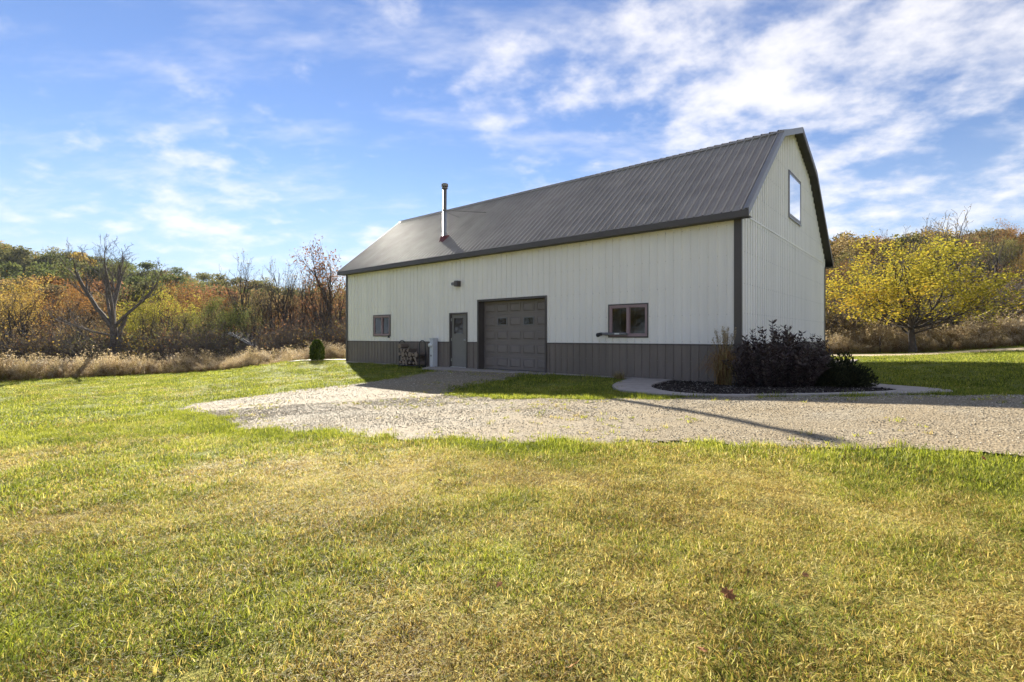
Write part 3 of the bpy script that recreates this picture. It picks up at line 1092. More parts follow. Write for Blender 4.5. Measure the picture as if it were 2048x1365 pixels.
for front in (True, False):
    for lower in (True, False):
        (s0, z0), (s1, z1) = slope_pts(front, lower)
        ln = math.hypot(s1 - s0, z1 - z0)
        nx, nz = -(z1 - z0) / ln, (s1 - s0) / ln
        if nz < 0:
            nx, nz = -nx, -nz
        u0, end = -OG + .02, BL + OG - .02
        while u0 < end - 1e-3:
            u1 = min(u0 + PW, end)
            g = G()
            P = profile(u0, u1, (), RIB_ROOF)
            for (a, oa), (b, ob) in zip(P[:-1], P[1:]):
                pa, pb = 1.6 * oa + .01, 1.6 * ob + .01
                g.quad((-a, s0 + nx * pa, z0 + nz * pa), (-b, s0 + nx * pb, z0 + nz * pb), (-b, s1 + nx * pb, z1 + nz * pb), (-a, s1 + nx * pa, z1 + nz * pa))
            g.obj('roof_panel', M['roof'], barn)
            u0 = u1
# roof deck under the sheets, soffits, fascia, rakes, ridge and kink flashing
prof = [(-OV, ZE), (SK, ZK), (BW / 2, ZP), (BW - SK, ZK), (BW + OV, ZE)]
g = G()
for (s0, z0), (s1, z1) in zip(prof[:-1], prof[1:]):
    g.frustum([(-BL - OG + .03, s0, z0 - .055), (OG - .03, s0, z0 - .055), (OG - .03, s1, z1 - .055), (-BL - OG + .03, s1, z1 - .055)],
              [(-BL - OG + .03, s0, z0), (OG - .03, s0, z0), (OG - .03, s1, z1), (-BL - OG + .03, s1, z1)])
g.obj('soffit', M['soffit'], barn)
for s_a, s_b in ((-OV - .022, -OV), (BW + OV, BW + OV + .022)):
    G().box(-BL - OG, OG, s_a, s_b, ZE - .14, ZE + .015).obj('fascia', M['trim'], barn)
for s_a, s_b in ((-OV + .003, -.02), (BW + .02, BW + OV - .003)):
    G().box(-BL - OG + .02, OG - .02, s_a, s_b, ZE - .13, ZE - .115).obj('soffit', M['soffit'], barn)
for xe in (OG, -BL - OG):
    sg = 1 if xe > 0 else -1
    for i, ((s0, z0), (s1, z1)) in enumerate(zip(prof[:-1], prof[1:])):
        xa, xb = sorted((xe - .028 * sg, xe))
        front_side = i < 2
        g = G()
        g.frustum([(xa, s0, z0 - .13), (xb, s0, z0 - .13), (xb, s1, z1 - .13), (xa, s1, z1 - .13)],
                  [(xa, s0, z0 + .06), (xb, s0, z0 + .06), (xb, s1, z1 + .06), (xa, s1, z1 + .06)])
        # flange that laps over the sheets
        xi = xe - .14 * sg
        xa2, xb2 = sorted((xi, xe - .029 * sg))
        g.frustum([(xa2, s0, z0 + .052), (xb2, s0, z0 + .052), (xb2, s1, z1 + .052), (xa2, s1, z1 + .052)],
                  [(xa2, s0, z0 + .058), (xb2, s0, z0 + .058), (xb2, s1, z1 + .058), (xa2, s1, z1 + .058)])
        g.obj('rake_trim', M['rake'] if front_side else M['trim'], barn)  # front-slope rakes take a lighter grey: their lit look is put into the colour
for s_, z_, w_ in ((SK, ZK + .065, .10), (BW - SK, ZK + .065, .10), (BW / 2, ZP + .065, .16)):
    g = G()
    if abs(s_ - BW / 2) < .01:
        g.frustum([(-BL - OG, s_ - w_, z_ - .075), (OG, s_ - w_, z_ - .075), (OG, s_, z_ - .01), (-BL - OG, s_, z_ - .01)],
                  [(-BL - OG, s_ - w_, z_ - .065), (OG, s_ - w_, z_ - .065), (OG, s_, z_), (-BL - OG, s_, z_)])
        g.frustum([(-BL - OG, s_, z_ - .01), (OG, s_, z_ - .01), (OG, s_ + w_, z_ - .075), (-BL - OG, s_ + w_, z_ - .075)],
                  [(-BL - OG, s_, z_), (OG, s_, z_), (OG, s_ + w_, z_ - .065), (-BL - OG, s_ + w_, z_ - .065)])
        g.obj('ridge_cap', M['roof'], barn)
    else:
        sd = -1 if s_ < BW / 2 else 1
        k0 = (s_ + sd * .11, z_ - .095)
        g.frustum([(-BL - OG, k0[0], k0[1]), (OG, k0[0], k0[1]), (OG, s_, z_ - .006), (-BL - OG, s_, z_ - .006)],
                  [(-BL - OG, k0[0] + sd * .006, k0[1] + .008), (OG, k0[0] + sd * .006, k0[1] + .008), (OG, s_, z_ + .004), (-BL - OG, s_, z_ + .004)])
        g.obj('kink_flashing', M['roof'], barn)

# corner posts and wainscot caps
G().box(-.135, .038, -.046, -.038, -.0, ZE - .1).box(.038, .046, -.046, .02, 0, ZE - .1).obj('corner_trim', M['trim'], barn)
G().box(-BL - .038, -BL + .10, -.046, -.038, 0, ZE - .1).box(-BL - .046, -BL - .038, -.046, .1, 0, ZE - .1).obj('corner_trim', M['trim'], barn)
G().box(.038, .046, BW - .10, BW + .038, 0, ZE - .1).box(-.1, .038, BW + .038, BW + .046, 0, ZE - .1).obj('corner_trim', M['trim'], barn)
segs = [(-.14, -GAR[0] + .0), (-GAR[1], -DOOR[0] + .0), (-DOOR[1], -BL + .1)]
for a, b in segs:
    G().box(b, a, -.042, -.010, ZW, ZW + .035).obj('wainscot_cap', M['trim'], barn)
G().box(.010, .042, .02, BW - .1, ZW, ZW + .035).obj('wainscot_cap', M['wainscot'], barn)
G().box(.010, .036, .02, BW - .02, 4.2, 4.24).obj('gable_seam', M['siding'], barn)

# screws along the girts, too small to pick apart
g = G()
for zz in (.06, .5, 1.02, 1.72, 2.45, 3.2, 3.95):
    for k in range(int(BL / PITCH)):
        u_ = k * PITCH + .085
        if any(o[0] - .03 < u_ < o[1] + .03 and o[2] < zz < o[3] for o in OPEN_F):
            continue
        g.box(-u_ - .006, -u_ + .006, -.021, -.012, zz - .006, zz + .006)
for zz in (1.02, 1.75, 2.5, 3.3, 4.1, 4.9, 5.7, 6.5):
    for k in range(int(BW / PITCH)):
        u_ = k * PITCH + .085
        if zz > roof_at(u_) - .2 or (GWIN[0] - .05 < u_ < GWIN[1] + .05 and GWIN[2] < zz < GWIN[3]):
            continue
        g.box(.012, .021, u_ - .006, u_ + .006, zz - .006, zz + .006)
tag(g.obj('screws', M['screw'], barn), kind='stuff')

# garage door: five sections, raised panels, two panes
gd_y = .26
g = G()
g.box(-GAR[1] - .07, -GAR[1], -.046, gd_y + .04, -.02, GAR[3] + .07).box(-GAR[0], -GAR[0] + .07, -.046, gd_y + .04, -.02, GAR[3] + .07)
g.box(-GAR[1] - .0, -GAR[0] + .0, -.045, gd_y + .04, GAR[3], GAR[3] + .07)
gdoor = g.obj('garage_door', M['trim'], barn)
ncol, nrow = 5, 5
rh, cw = (GAR[3] - .0) / nrow, (GAR[1] - GAR[0]) / ncol
for r in range(nrow):
    z0, z1 = r * rh + .004, (r + 1) * rh - .004
    G().box(-GAR[1] + .002, -GAR[0] - .002, gd_y, gd_y + .045, z0, z1).obj('door_section', M['gdoor'], gdoor)
    for c in range(ncol):
        xa = -GAR[1] + c * cw + .075
        xb = xa + cw - .15
        za, zb = z0 + .10, z1 - .095
        window = r == 3 and c in (1, 3)
        if window:
            g = G()
            for bx0, bx1, bz0, bz1 in ((xa, xa + .032, za, zb), (xb - .032, xb, za, zb), (xa + .032, xb - .032, za, za + .032), (xa + .032, xb - .032, zb - .032, zb)):
                g.box(bx0, bx1, gd_y - .024, gd_y + .0, bz0, bz1)
            g.obj('pane_frame', M['rake'], gdoor)
            G().box(xa + .032, xb - .032, gd_y - .009, gd_y - .001, za + .032, zb - .032).obj('pane', M['black_glass'] if 'black_glass' in M else M['glass'], gdoor)
        else:
            # sunk groove round a raised field
            g = G()
            o_ = .0
            g.frustum([(xa, gd_y - .001, za), (xb, gd_y - .001, za), (xb, gd_y - .001, zb), (xa, gd_y - .001, zb)],
                      [(xa + .035, gd_y - .024, za + .035), (xb - .035, gd_y - .024, za + .035), (xb - .035, gd_y - .024, zb - .035), (xa + .035, gd_y - .024, zb - .035)])
            for bx0, bx1, bz0, bz1 in ((xa - .02, xa - .010, za - .02, zb + .02), (xb + .010, xb + .02, za - .02, zb + .02), (xa - .010, xb + .010, za - .02, za - .010), (xa - .010, xb + .010, zb + .010, zb + .02)):
                g.box(bx0, bx1, gd_y - .014, gd_y - .0005, bz0, bz1)
            g.obj('door_panel', M['gdoor'], gdoor)
G().box(-GAR[1] + .01, -GAR[0] - .01, gd_y - .006, gd_y + .03, -.012, .004).obj('bottom_seal', M['black'], gdoor)

# walk-in door
dy = .03
g = G()
fx0, fx1, fz = -DOOR[1], -DOOR[0], DOOR[3]
g.box(fx0 - .0, fx0 + .055, -.046, .12, 0.0, fz).box(fx1 - .055, fx1, -.046, .12, 0.0, fz).box(fx0 + .055, fx1 - .055, -.045, .12, fz - .055, fz)
edoor = g.obj('entry_door', M['trim'], barn)
la, lb, lz0, lz1 = -10.327, -9.821, 1.265, 1.86
g = G()
for a, b, c, d in cut_rects(fx0 + .06, fx1 - .06, .02, fz - .06, [(la, lb, lz0, lz1)]):
    g.box(a, b, dy, dy + .045, c, d)
g.obj('door_leaf', M['door'], edoor)
g = G()
for bx0, bx1, bz0, bz1 in ((la - .03, la + .004, lz0 - .03, lz1 + .03), (lb - .004, lb + .03, lz0 - .03, lz1 + .03), (la + .004, lb - .004, lz0 - .03, lz0 + .004), (la + .004, lb - .004, lz1 - .004, lz1 + .03)):
    g.box(bx0, bx1, dy - .014, dy - .001, bz0, bz1)
g.obj('pane_frame', M['door'], edoor)
G().box(la + .001, lb - .001, dy + .012, dy + .02, lz0 + .001, lz1 - .001).obj('pane', M['glass'], edoor)
g = G()
kx, kz = -9.665, 1.03
g.tube([(kx, dy - .001, kz), (kx, dy - .012, kz), (kx, dy - .014, kz), (kx, dy - .04, kz), (kx, dy - .045, kz), (kx, dy - .075, kz), (kx, dy - .085, kz)], [.036, .036, .013, .013, .026, .03, .012], 12)
g.tube([(kx, dy - .06, kz), (kx - .09, dy - .065, kz)], [.012, .010], 8)
g.obj('door_handle', M['steel'], edoor, True)
for hz in (.28, 1.05, 1.8):
    G().tube([(fx0 + .058, dy - .012, hz - .055), (fx0 + .058, dy - .012, hz + .055)], .011, 8).obj('hinge', M['steel'], edoor)
G().box(fx0 + .056, fx1 - .056, -.03, .12, 0.001, .018).obj('threshold', M['steel'], edoor)

# sliding windows in the front wall
def slider(o, with_box):
    t0, t1, z0, z1 = o
    x0, x1 = -t1, -t0
    g = G()
    for a, b, c, d in ((x0, x0 + .035, z0, z1), (x1 - .035, x1, z0, z1), (x0 + .035, x1 - .035, z0, z0 + .035), (x0 + .035, x1 - .035, z1 - .035, z1)):
        g.box(a, b, -.052, .06, c, d)
    w = g.obj('window', M['trim'], barn)
    g = G()
    i0, i1, k0, k1 = x0 + .036, x1 - .036, z0 + .036, z1 - .036
    fw = .062
    for a, b, c, d in ((i0, i0 + fw, k0, k1), (i1 - fw, i1, k0, k1), (i0 + fw, i1 - fw, k0, k0 + fw), (i0 + fw, i1 - fw, k1 - fw, k1)):
        g.box(a, b, -.044, .05, c, d)
    g.obj('frame', M['mauve'], w)
    xm = (i0 + i1) / 2
    G().box(xm - .032, xm + .032, -.036, .04, k0 + fw, k1 - fw).obj('mullion', M['mauve'], w)
    for a, b, yy in ((i0 + fw, xm - .032, -.012), (xm + .032, i1 - fw, .014)):
        g = G()
        sw = .022
        for p0, p1, q0, q1 in ((a + .001, a + sw, k0 + fw + .001, k1 - fw - .001), (b - sw, b - .001, k0 + fw + .001, k1 - fw - .001), (a + sw, b - sw, k0 + fw + .001, k0 + fw + sw), (a + sw, b - sw, k1 - fw - sw, k1 - fw - .001)):
            g.box(p0, p1, yy - .012, yy + .012, q0, q1)
        g.obj('sash', M['mauve'], w)
        G().box(a + sw, b - sw, yy - .003, yy + .003, k0 + fw + sw, k1 - fw - sw).obj('pane', M['glass'], w)
    if with_box:
        G().box(x1 - .10, x1 - .02, -.10, -.053, z0 - .06, z0 + .05).obj('sensor_box', M['black'], w)
    else:
        G().box(x0 + .30, x0 + .325, .10, .12, z0 + .1, z1 - .1).obj('blind_rail', M['white'], w)
        G().box(xm + .14, xm + .16, .10, .12, z0 + .1, z1 - .1).obj('blind_rail', M['white'], w)
    return w


slider(WIN1, True)
slider(WIN2, False)
# the gable window
a, b, c, d = GWIN
g = G()
for p0, p1, q0, q1 in ((a, a + .055, c, d), (b - .055, b, c, d), (a + .055, b - .055, c, c + .055), (a + .055, b - .055, d - .055, d)):
    g.box(-.06, .046, p0, p1, q0, q1)
gw = g.obj('gable_window', M['trim'], barn)
g = G()
for p0, p1, q0, q1 in ((a + .056, a + .112, c + .056, d - .056), (b - .112, b - .056, c + .056, d - .056), (a + .112, b - .112, c + .056, c + .112), (a + .112, b - .112, d - .112, d - .056)):
    g.box(-.03, .043, p0, p1, q0, q1)
g.obj('frame', M['rake'], gw)
G().box(.034, .0405, a + .111, b - .111, c + .111, d - .111).obj('pane', M['glassg'], gw)
G().box(.0465, .062, a - .02, b + .02, c - .05, c + .0).obj('sill', M['rake'], gw)

# stove pipe chimney
ct, cs_ = 11.72, 0.80
zb, zt = 5.02, 7.34
cx_ = -ct
chim = G().tube([(cx_, cs_, zb), (cx_, cs_, 6.32)], .088, 18).obj('chimney', M['steel'], barn, True)
G().tube([(cx_, cs_, 6.321), (cx_ + .012, cs_, zt - .1)], [.082, .082], 18).obj('upper_flue', M['sooty'], chim, True)
G().tube([(cx_, cs_, 6.29), (cx_, cs_, 6.35)], .104, 18).obj('band', M['sooty'], chim)
G().tube([(cx_, cs_, 5.42), (cx_, cs_, 5.46)], .101, 18).obj('band', M['steel'], chim)
g = G()
ccx = cx_ + .012
g.tube([(ccx, cs_, zt - .14), (ccx, cs_, zt - .13), (ccx, cs_, zt - .10), (ccx, cs_, zt - .09)], [.09, .125, .125, .09], 18)
g.tube([(ccx, cs_, zt - .05), (ccx, cs_, zt - .045), (ccx, cs_, zt + .05), (ccx, cs_, zt + .075), (ccx, cs_, zt + .09)], [.11, .14, .14, .11, .01], 18)
for k in range(6):
    a_ = k / 6 * 6.283
    g.box(ccx + .085 * math.cos(a_) - .012, ccx + .085 * math.cos(a_) + .012, cs_ + .085 * math.sin(a_) - .012, cs_ + .085 * math.sin(a_) + .012, zt - .10, zt - .04)
g.obj('cap', M['sooty'], chim)
g = G()
sl = (ZK - ZE) / (SK + OV)
rz = lambda s: ZE + (s + OV) * sl
b0, b1 = .165, .115
g.frustum([(cx_ - b0, cs_ - b0, rz(cs_ - b0) + .02), (cx_ + b0, cs_ - b0, rz(cs_ - b0) + .02), (cx_ + b0, cs_ + b0, rz(cs_ + b0) + .02), (cx_ - b0, cs_ + b0, rz(cs_ + b0) + .02)],
          [(cx_ - b1, cs_ - b1, 5.26), (cx_ + b1, cs_ - b1, 5.26), (cx_ + b1, cs_ + b1, 5.33), (cx_ - b1, cs_ + b1, 5.33)])
g.obj('boot', M['red'], chim)
for (t_, s_), zz in (((12.293, 2.29), 6.27), ((10.808, 2.30), 6.33)):
    G().tube([(cx_, cs_, zz), (-t_, s_, rz(s_) + .03)], .014, 6).obj('brace', M['sooty'], chim)

# ------------------------------------------------------------------ things by the front wall
def place(o, t, s, z):
    o.location = bw(t, s, z)
    o.rotation_euler = (0, 0, BROT)
    return o


lamp = place(thing('wall_light', 'small dark floodlight box high on the wall above the grey entry door', 'lamp'), 10.05, 0, 3.13)
G().box(-.02, .15, -.22, -.032, -.10, .11).obj('housing', M['trim'], lamp)
G().box(-.15, -.021, -.2, -.032, -.055, .06).obj('bracket', M['rake'], lamp)
G().box(-.20, -.151, -.19, -.06, -.045, .05).obj('lens', M['lens'], lamp)
G().box(-.06, .06, -.034, -.012, -.06, .08).obj('back_plate', M['rake'], lamp)

zp_ = btz(11.25, -.2)
mp_ = place(thing('meter_pedestal', 'pale grey electric meter post beside the firewood rack', 'meter post'), 11.25, -.22, zp_ - .02)
G().box(-.09, .09, -.09, .15, 0, 1.08 - zp_).obj('cabinet', M['meter'], mp_)
G().box(-.10, .10, -.105, .16, 1.081 - zp_, 1.12 - zp_).obj('cap', M['meter'], mp_)
g = G()
zc_ = .85 - zp_
g.tube([(0 - .02, -.091, zc_), (-.02, -.10, zc_), (-.02, -.105, zc_)], [.092, .092, .085], 20)
mt_ = g.obj('meter_ring', M['steel'], mp_, True)
G().tube([(-.02, -.106, zc_), (-.02, -.17, zc_), (-.02, -.19, zc_), (-.02, -.197, zc_)], [.075, .073, .055, .01], 20).obj('glass_dome', M['white'], mt_, True)
G().tube([(-.01, -.091, .50), (-.01, -.099, .50)], .038, 14).obj('knockout', M['rake'], mp_)
G().box(-.07, .07, -.096, -.0905, .08, .30).obj('access_panel', M['meter'], mp_)

rt0, rt1 = 11.72, 13.0
rzz = max(btz(t_, s_) for t_ in (rt0, rt1) for s_ in (-.55, -.15))
rack = place(thing('firewood_rack', 'black hoop-ended steel rack holding firewood against the barn', 'rack'), (rt0 + rt1) / 2, -.36, rzz - .01)
hw = (rt1 - rt0) / 2
for sx in (-1, 1):
    pts = [(sx * hw, -.15, 0), (sx * hw, -.15, .92)]
    pts += [(sx * hw, -.15 * math.cos(k / 8 * math.pi), .92 + .15 * math.sin(k / 8 * math.pi)) for k in range(1, 8)]
    pts += [(sx * hw, .15, .92), (sx * hw, .15, 0)]
    G().tube(pts, .017, 8).obj('hoop', M['black'], rack)
for yy in (-.13, .13):
    G().tube([(-hw, yy, .07), (hw, yy, .07)], .015, 8).obj('rail', M['black'], rack)
for sx in (-1, 1):
    G().tube([(sx * hw, -.15, .5), (sx * hw, .15, .5)], .012, 6).obj('cross_bar', M['black'], rack)
for sx in (-.8, .8):
    G().tube([(sx * hw, -.21, .03), (sx * hw, .21, .03)], .014, 6).obj('foot', M['black'], rack)


def log_mesh(kind, rng, ln):
    """round or split log along y, bark outside, pale cut ends"""
    n = 12
    V, q, t = [], [], []
    if kind == 'round':
        prof_ = [(math.cos(a) * rng.uniform(.92, 1.06), math.sin(a) * rng.uniform(.92, 1.06)) for a in np.linspace(0, 2 * math.pi, n, endpoint=False)]
    elif kind == 'half':
        prof_ = [(math.cos(a) * 1.15, math.sin(a) * 1.1 - .45) for a in np.linspace(0, math.pi, n - 2)] + [(-.5, -.42), (.5, -.47)]
    else:
        prof_ = [(math.cos(a) * 1.5 - .75, math.sin(a) * 1.4 - .55) for a in np.linspace(.05, 1.4, n - 3)] + [(-.7, .2), (-.72, -.45), (0, -.5)]
    g = G()
    for yy in (-ln / 2, 0, ln / 2):
        for a, b in prof_:
            j = 1 + .03 * rng.normal()
            g.v.append((a * j, yy, b * j))
    for r in range(2):
        for k in range(n):
            a, b = r * n + k, r * n + (k + 1) % n
            g.q.append((a, b, b + n, a + n))
    me = g.mesh('log', M['logbark'])
    me2 = G()
    for yy, s_ in ((-ln / 2 - .002, -1), (ln / 2 + .002, 1)):
        b0 = len(me2.v)
        me2.v += [(a * .99, yy, b * .99) for a, b in prof_] + [(0, yy + .01 * s_, 0)]
        me2.t += [(b0 + k, b0 + (k + 1) % n, b0 + n) for k in range(n)]
    return me, me2.mesh('cut_face', M['cut'])


lr = np.random.default_rng(4)
lmesh = [log_mesh(k, lr, 1.0) for k in ('round', 'half', 'wedge', 'round', 'wedge')]
xs0 = -hw + .09
rows = 5
for r in range(rows):
    zz = .19 + r * .165
    cnt = 6 - (1 if r % 2 else 0)
    if r >= 3:
        cnt = 3 if r == 3 else 1
    for c in range(cnt):
        rad = float(lr.uniform(.082, .108))
        xx = xs0 + .02 + (c + (.5 if r % 2 else 0)) * .205 + float(lr.uniform(-.012, .012))
        if xx > hw - .08:
            continue
        bm_, cm_ = lmesh[int(lr.integers(0, 5))]
        lo = thing('firewood_log', '%s firewood log from the left in the %s of the rack' % (('first', 'second', 'third', 'fourth', 'fifth', 'sixth')[c], ('bottom row', 'second row up', 'third row up', 'fourth row up', 'top')[r]), 'log', group='firewood logs in the rack')
        for nm, mm in (('bark', bm_), ('cut_face', cm_)):
            link(nm, mm, lo)
        p_ = bw((rt0 + rt1) / 2 - xx, -.36 + float(lr.uniform(-.03, .03)), rzz - .01 + zz)
        lo.location = p_
        lo.rotation_euler = (0, float(lr.uniform(0, 6.28)), BROT + float(lr.uniform(-.06, .06)))
        lo.rotation_mode = 'XYZ'
        lo.rotation_euler = (Matrix.Rotation(BROT + float(lr.uniform(-.06, .06)), 3, 'Z') @ Matrix.Rotation(float(lr.uniform(0, 6.28)), 3, 'Y')).to_euler()
        lo.scale = (rad, .40 + float(lr.uniform(-.03, .03)), rad)

pv = place(thing('vent_pipe', 'grey pipe with black elbow end lying across the sill of the near window', 'pipe'), 3.4, -.14, 1.235)
G().tube([(-.40, 0, 0), (.32, 0, .0)], .043, 14).obj('pipe', M['rake'], pv, True)
G().tube([(-.405, 0, 0), (-.44, -.01, -.005), (-.475, -.04, -.015), (-.49, -.09, -.03), (-.49, -.12, -.032)], [.047, .052, .056, .058, .060], 14).obj('elbow', M['black'], pv, True)
G().tube([(.321, 0, 0), (.33, 0, 0), (.33, .17, 0)], [.043, .04, .04], 12).obj('wall_bend', M['rake'], pv, True)
G().box(.02, .17, -.047, -.0435, -.012, .024).obj('sticker', M['white'], pv)

# ------------------------------------------------------------------ trees and plants: geometry
class Wood:
    """many tapered limbs in one mesh"""
    def __init__(s):
        s.V, s.Q, s.n = [], [], 0

    def limb(s, P, rad, sides):
        P = np.asarray(P, float)
        m_ = len(P)
        d = np.gradient(P, axis=0)
        d /= np.linalg.norm(d, axis=1)[:, None] + 1e-9
        ref = np.array([1.0, 0, 0]) if abs(d[0, 0]) < .8 else np.array([0, 1.0, 0])
        u = ref - d * (d @ ref)[:, None]
        u /= np.linalg.norm(u, axis=1)[:, None] + 1e-9
        w = np.cross(d, u)
        a = np.arange(sides) / sides * 2 * np.pi
        ring = P[:, None] + (u[:, None] * np.cos(a)[None, :, None] + w[:, None] * np.sin(a)[None, :, None]) * np.asarray(rad)[:, None, None]
        s.V.append(ring.reshape(-1, 3))
        ii = s.n + np.arange(m_ * sides).reshape(m_, sides)
        nx_ = np.roll(ii, -1, 1)
        s.Q.append(np.stack([ii[:-1], nx_[:-1], nx_[1:], ii[1:]], -1).reshape(-1, 4))
        s.n += m_ * sides

    def mesh(s, name, mat):
        return mesh_np(name, np.concatenate(s.V), np.concatenate(s.Q), mat=mat, smooth=True)


def unit(v):
    return v / (np.linalg.norm(v) + 1e-9)


def grow(wood, tips, p, d, L, r, lev, rng, cfg):
    nseg = cfg['segs'][lev]
    P, Rr = [p], [r]
    dd = d
    for i in range(nseg):
        dd = unit(dd + rng.normal(0, cfg['wob'][lev], 3) + np.array([0, 0, cfg['up'][lev]]))
        P.append(P[-1] + dd * L / nseg)
        Rr.append(max(r * (1 - (i + 1) / nseg * cfg['taper'][lev]), cfg.get('rmin', .004)))
    wood.limb(P, Rr, cfg['sides'][lev])
    P = np.array(P)
    if lev >= cfg['max']:
        tips.append((P[-1], dd, L))
        tips.append(((P[-1] + P[0]) / 2, dd, L))
        return
    nc = cfg['kids'][lev]
    for k in range(nc):
        f = cfg['from'][lev] + (1 - cfg['from'][lev]) * (k + rng.random() * .8) / nc
        f = min(f, .99)
        q = f * nseg
        i = int(q)
        c = P[i] + (P[i + 1] - P[i]) * (q - i)
        ax = unit(P[i + 1] - P[i])
        ph = (k * 2.4 + rng.random() * 1.2)
        side = unit(np.cross(ax, unit(np.array([math.cos(ph), math.sin(ph), .3 * rng.normal()]))))
        an = rng.uniform(*cfg['ang'][lev])
        nd_ = unit(ax * math.cos(an) + side * math.sin(an))
        rl = np.interp(q, range(len(Rr)), Rr)
        grow(wood, tips, c, nd_, L * rng.uniform(*cfg['len'][lev]) * (1 - .35 * (f - cfg['from'][lev])), rl * cfg['rad'][lev], lev + 1, rng, cfg)


def leaves(name, C, size, rng, mat, droop=.2, tint=None, aspect=.62, up=None):
    """diamond-shaped leaves at the points C"""
    n = len(C)
    s = size * rng.uniform(.6, 1.3, n)
    a = rng.normal(0, 1, (n, 3))
    if up is not None:
        a = a * .5 + up
    a[:, 2] -= droop
    a /= np.linalg.norm(a, axis=1)[:, None]
    b = np.cross(a, rng.normal(0, 1, (n, 3)))
    b /= np.linalg.norm(b, axis=1)[:, None] + 1e-9
    nn = np.cross(a, b)
    t = np.clip(rng.normal(.5, .22, n), 0, 1) if tint is None else np.clip(tint + rng.normal(0, .12, n), 0, 1)
    sa, sb_ = a * s[:, None], b * (s * aspect)[:, None]
    fold = nn * (s * .16)[:, None]
    V = np.stack([C - sa * .5, C + sb_ * .5 + fold, C + sa * .5, C - sb_ * .5 + fold], 1).reshape(-1, 3)
    return mesh_np(name, V, np.arange(n * 4).reshape(n, 4), tint=np.repeat(t, 4), mat=mat)


TCFG = dict(segs=(6, 6, 5, 4, 3), wob=(.05, .12, .16, .2, .25), up=(.02, .10, .08, .05, .02), taper=(.45, .75, .8, .85, .9), sides=(8, 6, 5, 4, 3),
            kids=(8, 5, 5, 4), ang=((.5, .95), (.4, .8), (.4, .9), (.4, 1.0)), rad=(.55, .6, .6, .6), max=3, rmin=.008)
TCFG['from'] = (.3, .3, .25, .2)
TCFG['len'] = ((.55, .75), (.5, .7), (.5, .7), (.5, .7))


def cfg(**k):
    c = dict(TCFG)
    c.update(k)
    return c


def crown_tree(name, H, seed, bark, leafm, nleaf, size, spread=.55, trunk_f=.34, r0=.16, leaf_from=0.0, c=None):
    """trunk mesh and crown mesh of a broadleaf tree, base at the origin"""
    rng = np.random.default_rng(seed)
    w, tips = Wood(), []
    cc = c or cfg(kids=(8, 5, 4), max=2, ang=((.45 + spread * .4, .7 + spread * .6), (.4, .9), (.4, .9)))
    cc['from'] = (trunk_f, .25, .2, .2)
    grow(w, tips, np.array([0, 0, -.2]), np.array([0, 0, 1.0]), H * .86, r0, 0, rng, cc)
    T = np.array([t[0] for t in tips])
    k = rng.integers(0, len(T), nleaf)
    sp = np.array([t[2] for t in tips])[k]
    C = T[k] + rng.normal(0, 1, (nleaf, 3)) * (sp * .22 + .10)[:, None]
    C[:, 2] = np.where(C[:, 2] < H * .1, H * .1 + rng.random(nleaf) * H * .3, C[:, 2])
    clump = rng.normal(.5, .2, len(T))[k]
    hole = fbm(C[:, 0] * .9 + seed, C[:, 2] + C[:, 1] * .7 + 5, .75, seed) > .40
    return w.mesh('trunk', bark), leaves('crown', C[hole], size, rng, leafm, .3, clump[hole])


def puff_tree(H, seed, bark, leafm, nleaf, size, wide=.36, base=.25):
    """fuller crown built of many leaf clumps at different places"""
    rng = np.random.default_rng(seed)
    w = Wood()
    P = [np.array([0, 0, -.5])]
    for i in range(5):
        P.append(P[-1] + np.array([rng.normal(0, .12), rng.normal(0, .12), H * .8 / 5]))
    w.limb(P, np.linspace(.02 * H, .004 * H, 6), 6)
    nb = int(rng.integers(16, 24))
    B = []
    for i in range(nb):
        z = H * (base + (1 - base) * rng.random() ** .8)
        f = math.sqrt(max(0, 1 - ((z / H - .56) / .52) ** 2))
        a, rr = rng.random() * 6.283, wide * H * f * rng.uniform(.35, .95)
        b = np.array([rr * math.cos(a), rr * math.sin(a), z * .93])
        B.append((b, H * rng.uniform(.10, .19)))
        i0 = min(4, int(z / (H * .8) * 5 * .6))
        w.limb([P[i0], (P[i0] + b) / 2 + rng.normal(0, .2, 3), b], [.008 * H, .005 * H, .002 * H], 4)
    k = rng.integers(0, nb, nleaf)
    dirs = rng.normal(0, 1, (nleaf, 3))
    dirs /= np.linalg.norm(dirs, axis=1)[:, None]
    rad = rng.random(nleaf) ** .45
    C = np.array([b[0] for b in B])[k] + dirs * (np.array([b[1] for b in B])[k] * rad)[:, None] * np.array([1.15, 1.15, .8])
    return w.mesh('trunk', bark), leaves('crown', C, size, rng, leafm, .2, rng.normal(.5, .2, nb)[k])


def bare_tree(H, seed, bark, c=None, r0=.14, spread=.4):
    rng = np.random.default_rng(seed)
    w, tips = Wood(), []
    cc = c or cfg(kids=(9, 5, 4, 3), max=3, rad=(.62, .66, .68, .7), rmin=.014, up=(.03, .22, .18, .1, .05), ang=((.35, .6 + spread * .5), (.35, .7), (.35, .8), (.3, .9)))
    cc['from'] = (.3, .25, .2, .2)
    grow(w, tips, np.array([0, 0, -.2]), np.array([.02, 0, 1.0]), H * .84, r0, 0, rng, cc)
    return w.mesh('trunk', bark), tips, rng


